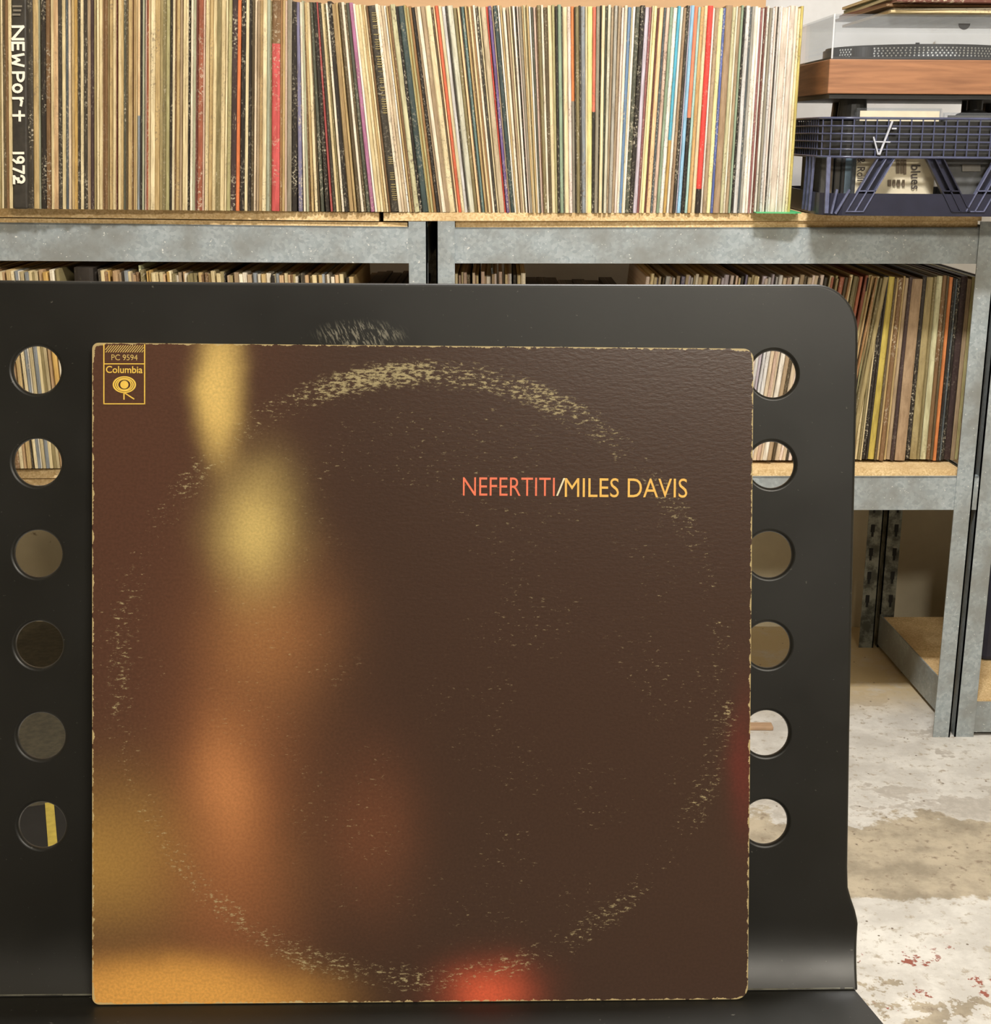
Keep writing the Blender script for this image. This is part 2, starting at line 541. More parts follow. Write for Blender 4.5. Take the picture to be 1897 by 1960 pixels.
def mat_cover():
    """Plain stand-in print: soft amber and red glows on dark brown, with ring wear and rubbed edges."""
    t = NT('printed_cover')
    p = t.coord()
    u = t.vmath('MULTIPLY', p, (1 / SIDE, 1 / SIDE, 0))
    s = t.sep(u)
    wob = t.noise(u, 6, 3, 0.5)
    wv = t.comb(t.math('MULTIPLY', t.math('SUBTRACT', wob, 0.5), 0.05), t.math('MULTIPLY', t.math('SUBTRACT', wob, 0.5), 0.05), 0.0)
    q = t.vmath('ADD', u, wv)
    col = t.mix(t.step(s[0], 0.10, 0.42), lin((94, 64, 50)), lin((74, 54, 43)))
    grain = t.noise(u, 240, 2)

    def glow(c, cx, cy, sx, sy, amt=1.0, k=1.0):
        nonlocal col
        d = t.vmath('LENGTH', t.vmath('MULTIPLY', t.vmath('SUBTRACT', q, (cx, cy, 0)), (1 / sx, 1 / sy, 0)))
        g = t.math('EXPONENT', t.math('MULTIPLY', t.math('POWER', d, 2.0 * k), -1.0))
        col = t.mix(t.math('MULTIPLY', g, amt), col, lin(c))

    glow((190, 148, 78), 0.0, 0.22, 0.20, 0.11, 0.85)         # ochre haze
    glow((158, 100, 64), 0.21, 0.24, 0.10, 0.24, 0.9)
    glow((132, 82, 56), 0.42, 0.26, 0.07, 0.12, 0.6)
    glow((222, 150, 94), 0.20, 0.33, 0.05, 0.11, 0.75)
    glow((250, 184, 94), 0.11, 0.0, 0.23, 0.070, 0.97, 1.8)    # amber foot
    glow((172, 118, 74), 0.26, 0.56, 0.09, 0.12, 0.85)
    glow((232, 204, 128), 0.245, 0.72, 0.055, 0.085, 0.9)
    glow((248, 212, 128), 0.19, 0.93, 0.032, 0.10, 0.95, 1.4)
    glow((240, 108, 74), 0.60, 0.012, 0.060, 0.042, 0.92)     # red foot
    glow((128, 52, 46), 0.99, 0.36, 0.02, 0.10, 0.5)
    col = t.mix(t.step(grain, 0.2, 0.8, 0.0, 0.22), col, (0.02, 0.012, 0.008, 1))
    # ring wear from the disc inside
    c = t.vmath('SUBTRACT', u, (0.5, 0.497, 0))
    r = t.vmath('LENGTH', c)
    cs = t.sep(c)
    ang = t.math('ARCTAN2', cs[1], cs[0])
    ringv = t.comb(t.math('MULTIPLY', cs[0], 85.0), t.math('MULTIPLY', cs[1], 210.0), 0.0)
    fl = t.noise(ringv, 1.0, 5, 0.75)
    patchy = t.noise(u, 5.5, 3, 0.6)
    ring = t.math('MULTIPLY', t.step(r, 0.425, 0.455), t.step(r, 0.495, 0.470))
    topw = t.step(t.math('ABSOLUTE', t.math('SUBTRACT', ang, 1.57)), 0.95, 0.1, 0.0, 1.0)
    botw = t.step(t.math('ABSOLUTE', t.math('ADD', ang, 1.75)), 0.6, 0.1, 0.0, 0.5)
    amt = t.math('ADD', t.math('MULTIPLY', t.math("ADD", topw, botw), 0.095), t.math('MULTIPLY', t.step(patchy, 0.36, 0.58), 0.085))
    wear = t.step(t.math('ADD', fl, t.math('MULTIPLY', ring, amt)), 0.615, 0.72)
    wear = t.math('MULTIPLY', wear, ring)
    # scattered rubs inside the ring
    inner = t.math('MULTIPLY', t.step(r, 0.46, 0.40), t.step(patchy, 0.46, 0.60))
    rub = t.math('MULTIPLY', t.step(fl, 0.60, 0.68), inner)
    # worn left strip
    strip = t.math('MULTIPLY', t.step(s[0], 0.10, 0.05), t.math('MULTIPLY', t.step(s[1], 0.30, 0.45), t.step(s[1], 0.70, 0.6)))
    rub2 = t.math('MULTIPLY', t.step(fl, 0.62, 0.68), strip)
    allw = t.math('MAXIMUM', t.math('MAXIMUM', wear, t.math('MULTIPLY', rub, 0.7)), t.math('MULTIPLY', rub2, 0.8))
    col = t.mix(t.math('MULTIPLY', allw, 0.75), col, lin((196, 182, 138)))
    # rubbed edges
    ex = t.math('MINIMUM', s[0], t.math('SUBTRACT', 1.0, s[0]))
    ey = t.math('MINIMUM', s[1], t.math('SUBTRACT', 1.0, s[1]))
    e = t.math('MINIMUM', ex, ey)
    corner = t.math('ADD', ex, ey)
    en = t.noise(u, 60, 4, 0.7)
    lim = t.math('ADD', t.math('MULTIPLY', t.math('SUBTRACT', en, 0.42), 0.016), t.step(corner, 0.035, 0.0, 0.0, 0.0045))
    edge = t.math('LESS_THAN', e, lim)
    col = t.mix(t.math('MULTIPLY', edge, 0.85), col, lin((206, 186, 136)))
    # paper tooth
    tooth = t.noise(t.vmath('MULTIPLY', u, (1, 2.2, 1)), 95, 3, 0.6)
    t.bump(tooth, 0.07, 0.0012)
    return t.out(col, 0.27, 0, 0.45)


# ------------------------------------------------------------------ materials
SCR = (0, 0, 0)
M['galv'] = mat_galv()
M['galv_dark'] = mat_galv_dark()
M['particle'] = mat_particle()
M['wall'] = mat_concrete_wall()
M['floor'] = mat_floor()
M['wood'] = mat_wood()
M['clear'] = mat_clear('clear_acrylic', alpha=0.025)
M['cd_clear'] = mat_clear('clear_polystyrene', alpha=0.02)
M['edge_glint'] = mat_clear('acrylic_edge_glint', alpha=0.35, rough=0.2)  # bright edge glint put into the colour
M['cover'] = mat_cover()
M['ceiling'] = simple('ceiling_paint', (214, 208, 196), 0.85, var=0.05, scale=4)
M['room'] = simple('room_wall_paint', (188, 178, 158), 0.8, var=0.08, scale=3)
M['reflector'] = simple('white_reflector', (232, 230, 222), 0.7, var=0.04, scale=4)
M['dark_room'] = simple('dark_wall_for_reflections', (78, 70, 58), 0.8, var=0.08, scale=3)  # unseen wall kept dark to lower the sheen on chair and sleeve
M['plywood'] = simple('plywood_panel', (206, 168, 126), 0.7, var=0.12, scale=3, stretch=(1, 1, 6))
M['card'] = simple('cream_cardboard', (218, 200, 152), 0.8, var=0.12, scale=200)
M['gold'] = simple('yellow_print', (250, 208, 88), 0.5, var=0.06, scale=300)
M['gold2'] = simple('pale_gold_print', (226, 194, 112), 0.5, var=0.10, scale=300)
M['red_print'] = simple('orange_red_print', (250, 124, 88), 0.5, var=0.08, scale=300)
M['amber_print'] = simple('amber_print', (252, 196, 92), 0.5, var=0.08, scale=300)
M['cream_print'] = simple('cream_print', (240, 232, 196), 0.5, var=0.05, scale=300)
M['white_paint'] = simple('white_paint_pen', (240, 232, 214), 0.5, var=0.06, scale=400)
M['faint_paint'] = simple('faint_paint_pen', (120, 112, 98), 0.5, var=0.1, scale=400)
M['black_box'] = simple('black_bookcloth', (58, 54, 48), 0.38, var=0.25, scale=60)
M['navy'] = simple('navy_crate_plastic', (38, 39, 54), 0.32, var=0.12, scale=30)
M['navy_edge'] = simple('pale_navy_plastic', (92, 96, 122), 0.4, var=0.2, scale=120)  # paler navy for the strut ribs
M['navy_bar'] = simple('navy_lattice_plastic', (70, 74, 98), 0.28, var=0.2, scale=60)
M['vmark'] = simple('pale_scuffed_plastic', (176, 178, 186), 0.35, var=0.15, scale=100)
M['charcoal'] = simple('charcoal_plastic', (44, 44, 44), 0.45, var=0.15)
M['platter'] = simple('dark_platter_metal', (64, 66, 70), 0.35, 0.4, var=0.1)
M['dot'] = simple('polished_dot', (226, 226, 222), 0.3, 0.2, var=0.03)
M['insert'] = simple('cream_insert_card', (236, 220, 186), 0.7, var=0.07)
M['insert_dark'] = simple('grey_insert_card', (84, 82, 78), 0.7, var=0.1)
M['insert_blue'] = simple('pale_blue_card', (150, 176, 196), 0.6, var=0.2, scale=20)
M['ink'] = simple('dark_ink', (62, 54, 50), 0.6, var=0.1)
M['brownink'] = simple('brown_ink', (104, 90, 72), 0.6, var=0.2)
M['green'] = simple('green_plastic_sheet', (70, 176, 110), 0.4, var=0.1)
M['dark_blue'] = simple('dark_blue_plastic', (30, 34, 56), 0.5, var=0.15)
M['sheet_dark'] = simple('dark_brown_floor_sheet', (66, 60, 44), 0.9, var=0.25, scale=80)
M['yellow_edge'] = simple('yellow_edging', (170, 150, 66), 0.5, var=0.15, scale=60)
M['blackcase'] = simple('black_case_vinyl', (20, 19, 17), 0.6, var=0.2)
M['offcut'] = simple('timber_offcut', (168, 138, 108), 0.7, var=0.15, scale=20, stretch=(1, 8, 1))
M['slot'] = simple('dark_slot', (24, 23, 20), 0.8)
M['divider'] = simple('pale_divider_plastic', (196, 200, 160), 0.5, var=0.1)
M['divider2'] = simple('grey_divider_plastic', (150, 160, 164), 0.5, var=0.1)

# ------------------------------------------------------------------ the room
YW = 2.95
tag(MB().box((-2.6, -2.8, -0.1), (2.6, 3.1, 0)).build('floor', M['floor']), 'worn concrete floor with peeling pale paint', kind='structure')
# floor texture is laid out in world metres
fo = bpy.data.objects['floor']
for v in fo.data.vertices:
    v.co += fo.location
fo.location = (0, 0, 0)
tag(MB().box((-2.6, YW, 0), (2.6, YW + 0.12, 2.5)).build('wall_back', M['wall']), 'pale painted concrete wall behind the shelves', kind='structure')
tag(MB().box((-2.72, -2.8, 0), (-2.6, 3.1, 2.5)).build('wall_left', M['room']), kind='structure')
tag(MB().box((2.6, -2.8, 0), (2.72, 3.1, 2.5)).build('wall_right', M['room']), kind='structure')
tag(MB().box((-2.6, -2.92, 0), (2.6, -2.8, 2.5)).build('wall_front', M['dark_room']), kind='structure')
tag(MB().box((-2.72, -2.92, 2.5), (2.72, 3.1, 2.6)).build('ceiling', M['ceiling']), kind='structure')
for n_, l_ in (('wall_left', 'beige side wall left of the shelves'), ('wall_right', 'beige side wall right of the shelves'),
               ('wall_front', 'dark wall facing the shelves'), ('ceiling', 'pale painted ceiling')):
    bpy.data.objects[n_]['label'] = l_

tag(MB().box((-2.6, -2.8, 0.0), (2.6, -2.785, 0.56)).build('reflector_board_1', M['reflector']), 'white dado board added low on the unseen facing wall for its reflection', kind='structure')  # white board added so the sleeve's foot picks up a sheen
pr_ = at(1466, 10, YW - 0.03)
pl_ = MB().box((-1.5, YW - 0.03, 0.96), (pr_.x, YW - 0.012, 2.1)).build('plywood_panel', M['plywood'])
tag(pl_, 'tan plywood panel on the wall above the row of records', 'panel')


# ------------------------------------------------------------------ shelving
def yf(x):     # distance of the shelf front, by pixel column: the left unit is set a little nearer on its far end
    return 2.225 + 0.110 * max(0.0, x) / 800 if x < 800 else 2.335 + 0.029 * (x - 800) / 1045


def lerp(pts, x):
    if x <= pts[0][0]:
        a, b = pts[0], pts[1]
    elif x >= pts[-1][0]:
        a, b = pts[-2], pts[-1]
    else:
        for a, b in zip(pts, pts[1:]):
            if a[0] <= x <= b[0]:
                break
    return a[1] + (b[1] - a[1]) * (x - a[0]) / (b[0] - a[0])


SKEW = lambda x: -0.045 if x > 700 else 0.0


def edge_slab(x0, x1, ya, yb, dy, depth, inset=0.0):
    """slab whose front face spans pixel columns x0..x1, top edge line ya(x), bottom edge line yb(x)"""
    f = lambda x, l: at(x, l(x), yf(x) + inset)
    tl, tr, br, bl = f(x0, ya), f(x1, ya), f(x1, yb), f(x0, yb)
    br.x, br.y, bl.x, bl.y = tr.x, tr.y, tl.x, tl.y
    return MB().slab(tl, tr, br, bl, (depth * SKEW(x0), depth, 0))


def post(p_top, z0=0.0, w=0.030, side=1, front=-0.004):
    """L-shaped steel upright: p_top is the outer top corner; side=+1 runs to the right"""
    b = MB()
    x, y, z = p_top
    y += front
    b.box((min(x, x + side * w), y, z0), (max(x, x + side * w), y + 0.0025, z))
    b.box((min(x, x + side * 0.0025), y, z0), (max(x, x + side * 0.0025), y + w, z))
    return b


def slots(x, y, z0, z1, face='y'):
    b = MB()
    z = z0
    while z < z1:
        b.box((x - 0.004, y - 0.0012, z), (x + 0.004, y - 0.0002, z + 0.016))
        b.box((x - 0.0022, y - 0.0012, z - 0.010), (x + 0.0022, y - 0.0002, z))
        z += 0.0508
    return b


DEPTH = 0.455
topL = lambda x: lerp([(0, 426), (785, 434.5)], x)
botL = lambda x: lerp([(0, 499), (785, 504)], x)
topR = lambda x: lerp([(835, 435.5), (1880, 435.5)], x)
botR = lambda x: lerp([(835, 504), (1880, 505)], x)


def unit(name, label, px0, px1, tl, bl, low_top, low_bot, left_px_extra=0, bottom=False):
    pA = at(px0, 423, yf(px0))
    pB = at(px1, 424, yf(px1))
    root = thing(name, (pA.x * 0.5 + pB.x * 0.5, (pA.y + pB.y) / 2, 0), label, 'shelf unit', 'galvanised steel shelf units')
    dxr = SKEW(px0) * DEPTH
    post(pA, side=1).build('post', M['galv'], root)
    post(pB, side=-1).build('post', M['galv'], root)
    for p_, s_ in ((pA, 1), (pB, -1)):
        px_ = p_.x + dxr
        b = post((px_, p_.y + DEPTH, p_.z), side=s_, front=0.0)
        q = b.build('post', M['galv_dark'], root)
        tag(slots(px_ + s_ * 0.020, p_.y + DEPTH, 0.10, 0.86).build('rivet_slot', M['slot'], q), kind='stuff')
    zt = lambda l, x: at(x, l(x), yf(x)).z
    for (ta, bo, ins) in ((tl, bl, 0.0), (low_top, low_bot, 0.0)):
        edge_slab(px0, px1, ta, bo, 0, 0.0025).build('front_beam', M['galv'], root)
        edge_slab(px0, px1, ta, lambda x, ta=ta: ta(x) + 3, 0, 0.016).build('beam_ledge', M['galv'], root)
        za, zb = zt(ta, px0), zt(ta, px1)
        h = 0.058
        MB().slab((pA.x + dxr, pA.y + DEPTH, za), (pB.x + dxr, pB.y + DEPTH, zb), (pB.x + dxr, pB.y + DEPTH, zb - h), (pA.x + dxr, pA.y + DEPTH, za - h), (0, 0.0025, 0)).build('rear_beam', M['galv_dark'], root)
        for p_, z_, s_ in ((pA, za, 1), (pB, zb, -1)):
            MB().slab((p_.x, p_.y, z_), (p_.x + dxr, p_.y + DEPTH, z_), (p_.x + dxr, p_.y + DEPTH, z_ - h), (p_.x, p_.y, z_ - h), (0.0025 * s_, 0, 0)).build('side_beam', M['galv_dark'], root)
    return root, pA, pB


lowtL = lambda x: lerp([(0, 931), (785, 925)], x)
lowbL = lambda x: lerp([(0, 1002), (785, 992)], x)
lowtR = lambda x: lerp([(835, 913), (1841, 912)], x)
lowbR = lambda x: lerp([(835, 977), (1838, 976)], x)
unitL, LA, LB = unit('shelf_unit', 'galvanised steel shelf unit under the left half of the records', -330, 818, topL, botL, lowtL, lowbL)
unitR, RA, RB = unit('shelf_unit', 'galvanised steel shelf unit under the turntable and right half of the records', 835, 1911, topR, botR, lowtR, lowbR)


def board(name, x0, x1, ya, yb, parent, mat='particle', inset=0.004, depth=0.44):
    return edge_slab(x0, x1, ya, yb, 0, depth, inset).build(name, M[mat], parent)


# boards that lie in the frames
board('shelf_board', -318, 780, lambda x: topL(x) - 8.5, lambda x: topL(x) - 0.3, unitL, inset=0.006)
board('shelf_board', 872, 1872, lambda x: topR(x) - 12, lambda x: topR(x) - 0.3, unitR, inset=0.006)
board('shelf_board', -318, 780, lambda x: lowtL(x) - 14, lambda x: lowtL(x) - 0.3, unitL, inset=0.006)
board('shelf_board', 872, 1838, lambda x: lowtR(x) - 14, lambda x: lowtR(x) - 0.3, unitR, inset=0.006)
# loose boards lying on top of those
bot_line = [(0, 399.5), (100, 401), (700, 406.5), (1000, 408.5), (1500, 408.5), (1890, 409)]
ub = lambda x: lerp(bot_line, x)
o = board('loose_board', -318, 725, ub, lambda x: topL(x) - 10.5, None, inset=0.003)
tag(o, 'long tan particle board laid under the records left of the posts', 'board')
o = board('loose_board', 734, 1880, ub, lambda x: topR(x) - 12.6, None, inset=0.004)
tag(o, 'long tan particle board under the records and crate right of the posts', 'board')
o = board('loose_board', -318, 780, lambda x: lowtL(x) - 32, lambda x: lowtL(x) - 15, None, inset=0.0)
tag(o, 'second tan board on the lower left shelf, seen through a chair hole', 'board')

# neighbouring unit at the right edge of the photo
YN = RB.y + 0.002
nz = at(1880, 1340, YN).z
npA = Vector((RB.x + 0.009, YN, RB.z))
nroot = thing('shelf_unit', (npA.x + 0.45, YN, 0), 'galvanised steel shelf unit cut off by the right edge, with a low bottom shelf', 'shelf unit', 'galvanised steel shelf units')
post(npA, side=1, w=0.034).build('post', M['galv'], nroot)
npB = npA + Vector((0.914, 0.028, 0))
post(npB, side=-1).build('post', M['galv'], nroot)
ndx = -0.045 * DEPTH
for p_, s_ in ((npA, 1), (npB, -1)):
    q = post((p_.x + ndx, p_.y + DEPTH, p_.z), side=s_, front=0.0).build('post', M['galv_dark'], nroot)
    tag(slots(p_.x + ndx + s_ * 0.020, p_.y + DEPTH, 0.10, 0.86).build('rivet_slot', M['slot'], q), kind='stuff')
for z_ in (nz, RA.z - 0.43):
    e_ = Vector((0, 0, 0.058))
    tA, tB = Vector((npA.x, npA.y, z_ - 0.004)), Vector((npB.x, npB.y, z_ - 0.004))
    rr_ = Vector((ndx, DEPTH, 0))
    MB().slab(tA, tB, tB - e_, tA - e_, (0, 0.0025, 0)).build('front_beam', M['galv'], nroot)
    MB().slab(tA + rr_, tB + rr_, tB + rr_ - e_, tA + rr_ - e_, (0, 0.0025, 0)).build('rear_beam', M['galv_dark'], nroot)
    e2 = Vector((0, 0, 0.066))
    t2 = Vector((0, 0, 0.008))
    MB().slab(tA + t2, tA + t2 + rr_, tA + t2 + rr_ - e2, tA + t2 - e2, (0.0025, 0, 0)).build('side_beam', M['galv'], nroot)
    MB().slab(tB, tB + rr_, tB + rr_ - e2, tB - e2, (-0.0025, 0, 0)).build('side_beam', M['galv'], nroot)
    k1, k2 = tA + Vector((0.004, 0.004, 0.004)), tB + Vector((-0.004, 0.004, 0.004))
    MB().slab(k1, k2, k2 - Vector((0, 0, 0.012)), k1 - Vector((0, 0, 0.012)), (rr_.x, rr_.y - 0.01, 0)).build('shelf_board', M['particle'], nroot)
xbx = at(1889, 1150, 2.56).x
bx = MB()
bx.box((xbx, 2.56, nz + 0.001), (xbx + 0.40, 2.76, nz + 0.26))
o = bx.build('storage_box', M['dark_blue'], None, bevel=0.01)
tag(o, 'dark blue plastic box on the bottom shelf at the right edge', 'box')
MB().box((xbx - 0.005, 2.555, nz + 0.26), (xbx + 0.405, 2.765, nz + 0.285)).build('lid', M['dark_blue'], o, bevel=0.005)
for c_ in o.children:
    c_.location = (0, 0, 0)

# ------------------------------------------------------------------ records
SL = bpy.data.meshes.new('record_sleeve')
ch = 0.30
prof = [(-0.5, 0.0045), (-0.30, 0.0), (0.30, 0.0), (0.5, 0.0045), (0.5, 1.0), (-0.5, 1.0)]
vs = [(x, y, 0) for x, y in prof] + [(x, y, 1) for x, y in prof]
k = len(prof)
fs = [tuple(reversed(range(k))), tuple(range(k, 2 * k))] + [(i, (i + 1) % k, k + (i + 1) % k, k + i) for i in range(k)]
SL.from_pydata(vs, [], fs)
SL.materials.append(M['sleeve'])

# spine boundaries read across the upper row (column in a strip, colour, optional notes)
STRIPS = [
    (0, "20:o 55:c2 95:d 150:br 212:c 470:BOX 600:k2 695:t 745:sg 825:k* 925:br* 965:c 1055:pt 1120:k2 1195:c 1235:sl 1300:cp 1350:t 1400:gd 1455:k2 1520:c2 1580:k2 1645:tp 1705:dp 1755:o 1800:c2 1860:c 1897:br"),
    (200, "50:br 85:o 150:t* 200:c* 245:mr 300:c 350:t 385:dg* 425:d 500:t 525:br 575:t2 600:c 645:pe/bg@.45 685:k 720:s 740:br 765:pk 795:rb 830:c 915:c2* 1000:t* 1055:o 1110:ol 1190:os 1225:k 1275:c2 1300:br 1365:t* 1420:tp 1470:c 1515:c2 1560:k* 1605:w 1650:s 1690:mr 1785:rb* 1830:pk 1870:c 1897:c2"),
    (400, "65:t 125:c 210:ol 295:c 335:c2 400:os 500:dp* 575:or 655:k* 715:c2 770:k 820:d 870:cp 915:tp 965:t2 1045:c2 1105:sg 1140:ol* 1285:pr^br@.80 1330:b2 1380:t 1415:pk 1500:gy 1600:k* 1680:lb* 1720:w 1765:s 1790:br 1840:t 1897:c2"),
    (600, "30:d 95:dg* 170:k* 215:rs 265:k2 315:c 360:ol* 405:w* 480:k 560:t2 620:t 675:d 725:w 770:d 835:dg 905:pu* 945:w2 1010:c 1060:c2 1105:t 1150:c2 1180:br 1320:GOLDBOX 1380:w* 1425:cp* 1480:tq* 1520:w2* 1560:t 1600:br 1690:oy* 1745:k* 1850:ts 1880:os 1897:gd"),
    (800, "45:os 95:b2 155:k 190:tp 260:w 335:tp 440:c2 475:d 510:pe 565:rr 625:cr 690:g3 720:k2 820:ch 890:ol* 935:pe 960:k2 1020:tg 1060:t 1085:br 1130:c 1160:b2 1205:w 1255:k2* 1295:c2 1390:tq 1430:re 1485:vi* 1515:tp* 1590:ts* 1625:w2 1660:t 1725:w 1770:tp 1800:c2 1825:d 1870:w2 1897:k2"),
    (1000, "20:pw 75:gy* 105:t* 135:c2 155:ol 190:t 225:w2 260:dg 310:pk* 325:br 385:ol* 430:w 490:d 560:c2 615:os* 660:k 725:gs 745:k2 830:c2* 890:pw* 955:o2^gy@.55 970:k2 1035:ol* 1070:k2 1145:bg* 1180:c2 1268:py/py@0 1325:co^k@.50 1390:gy* 1415:k2 1475:c2 1515:dg 1570:ch 1620:tp* 1680:g2* 1740:tp* 1785:pw 1840:w 1897:bm*"),
    (1200, "20:c2* 70:w2 145:dg* 230:k* 300:la 350:ro 380:c2 440:ye 480:mr 555:pe* 600:sl* 670:pk* 725:gs 800:w2 855:cy/gd@.36 910:w2 965:bt* 1020:k2* 1045:la 1110:lu 1180:sa^k@.47 1230:aq 1295:to* 1365:c2 1455:rd^k@.12 1495:w2 1570:tp* 1640:ye 1690:bl* 1810:bt"),
    (1350, "450:oy* 485:w 545:tp* 590:gs 635:k* 710:g3 740:sl* 790:g2 850:w2 900:w2 935:ro* 970:w2 1010:mr 1060:w2 1110:gy 1160:g3* 1200:pw 1225:k2 1260:g3 1295:w2 1395:lt 1430:w2 1520:lt 1575:w 1625:c2 1675:yk*"),
]
LEAN = [(0, 3), (25, 3), (457, -4), (528, -1.5), (562, -1), (620, 25), (696, 38), (735, 41), (790, 43), (824, 45), (857, 41), (964, 31), (1066, 5),
        (1117, 2), (1217, -21), (1240, -23), (1288, -26), (1348, -23), (1368, -23), (1523, -24)]
DARKBIN = {}


def place_sleeve(xb0, xb1, lean_px, yb, Y, key, key2=None, split=-1.0, wear=0.3, hgt=SIDE, name='record', depth=0.31):
    """sleeve whose spine foot spans columns xb0..xb1 at row yb; lean_px is the shift of its foot against its head"""
    a = at(xb0, yb, Y)
    b = at(xb1, yb, Y)
    top = at((xb0 + xb1) / 2 - lean_px, yb - 355, Y)
    foot = (a + b) / 2
    ang = math.atan2(top.x - foot.x, top.z - foot.z)
    o = bpy.data.objects.new(name, SL)
    C.objects.link(o)
    o.location = foot + Vector((0, 0, 0.0006 + abs(math.sin(ang)) * (b.x - a.x) / 2))
    o.rotation_euler = (0, ang, 0)
    o.scale = ((b.x - a.x) * 0.945 * math.cos(ang), depth, hgt)
    o.color = lin(key)
    c2 = lin(key2) if key2 else lin(key)
    o['c2'] = [c2[0], c2[1], c2[2]]
    o['split'] = split
    o['wear'] = wear
    return o


ORD = ['', 'next', 'second', 'third', 'fourth', 'fifth', 'sixth', 'seventh', 'eighth', 'ninth', 'tenth', 'eleventh', 'twelfth', 'thirteenth',
       'fourteenth', 'fifteenth', 'sixteenth', 'seventeenth', 'eighteenth', 'nineteenth', 'twentieth', 'twenty-first', 'twenty-second',
       'twenty-third', 'twenty-fourth', 'twenty-fifth', 'twenty-sixth', 'twenty-seventh', 'twenty-eighth', 'twenty-ninth', 'thirtieth',
       'thirty-first', 'thirty-second', 'thirty-third', 'thirty-fourth', 'thirty-fifth', 'thirty-sixth', 'thirty-seventh', 'thirty-eighth', 'thirty-ninth', 'fortieth']
LAND = {   # spines that stand out: strip, end column -> (full label, short name)
    (0, 1520): ('narrow bright cream record spine between two dark ones, right of the lettered box', 'bright cream spine by the lettered box'),
    (200, 795): ('thin red-brown record spine in the tan stretch of the upper row', 'thin red-brown spine'),
    (200, 1785): ('broad worn red-brown record spine in the upper row', 'broad red-brown spine'),
    (400, 575): ('bright orange record spine among black ones in the upper row', 'bright orange spine'),
    (400, 1285): ('wide pinkish red record spine with brown top in the upper row', 'wide pinkish red spine'),
    (600, 215): ('thin leaning rose red record spine in the upper row', 'rose red spine'),
    (600, 905): ('leaning purple record spine beside a white one', 'purple spine'),
    (600, 1320): ('black leaning box set with gold lettering in the upper row', 'black gold-lettered box set'),
    (800, 565): ('leaning orange-red record spine among cream ones', 'leaning orange-red spine'),
    (800, 1430): ('leaning red record spine touching a violet one', 'leaning red spine'),
    (1000, 955): ('orange topped record spine, grey below', 'orange topped spine'),
    (1000, 1325): ('coral topped record spine, black below', 'coral topped spine'),
    (1200, 440): ('lemon yellow record spine right of the rosy brown one', 'lemon yellow spine'),
    (1200, 855): ('cyan blue record spine between two white ones', 'cyan blue spine'),
    (1200, 1180): ('salmon orange topped record spine, black below', 'salmon topped spine'),
    (1200, 1455): ('vivid red record spine with black foot', 'vivid red spine'),
    (1200, 1690): ('blue record spine between pale yellow and brown ones', 'blue spine'),
    (1350, 1010): ('dark maroon record spine among white ones near the turntable', 'dark maroon spine by the turntable'),
    (1350, 1675): ('yellow and black record spine, last before the turntable', 'yellow and black end spine'),
}
prev = None
last_land, cnt = None, 0
tops_y = 200
for off, txt in STRIPS:
    start = 0 if off == 0 else None
    for tok in txt.split():
        e, spec = tok.split(':')
        endpx = off + float(e) / 9.485
        if prev is None:
            prev = -2.0
        x0, x1 = prev, endpx
        prev = endpx
        if x1 - x0 < 1.2:
            continue
        xm = (x0 + x1) / 2
        ln = lerp(LEAN, xm)
        yb = lerp(bot_line, xm)
        sh = ln * (yb - 200) / 355.0
        Y = yf(xm) + 0.001 + random.uniform(-0.004, 0.003) - (0.004 if xm > 1000 else 0)
        if spec == 'BOX':
            NEWBOX = (x0, x1, ln, sh, yb, Y)
            last_land, cnt = 'black box with white lettering', 0
            continue
        wear = random.uniform(0.3, 0.75)
        if '*' in spec:
            wear = random.uniform(0.85, 1.0)
            spec = spec.replace('*', '')
        key2, split = None, -1.0
        if '^' in spec or '/' in spec:
            spec, r_ = spec.replace('^', '/').split('/')
            key2, sp_ = r_.split('@')
            split = float(sp_)
            if spec == 'pr':     # red sleeve, brown head
                spec, key2 = 'br', 'pr'
        if spec == 'GOLDBOX':
            key = 'k2'
            key2, split = 'k2', -1.0
        else:
            key = spec
        hg = SIDE + random.uniform(-0.002, 0.002)
        o = place_sleeve(x0 + sh, x1 + sh, ln, yb, Y, key, key2, split, wear, hg)
        kk = (off, int(e))
        if spec == 'GOLDBOX':
            GOLD = o
        if kk in LAND:
            tag(o, LAND[kk][0], 'record', 'records on the upper shelf')
            last_land, cnt = LAND[kk][1], 0
        elif last_land is None:
            cnt += 1
            tag(o, '%s record spine, %s from the left edge of the upper row' % (CNAME[key], {1: 'first', 2: 'second', 3: 'third', 4: 'fourth', 5: 'fifth'}[cnt]), 'record', 'records on the upper shelf')
        else:
            cnt += 1
            tag(o, '%s record spine, %s right of the %s' % (CNAME[key], ORD[cnt], last_land), 'record', 'records on the upper shelf')

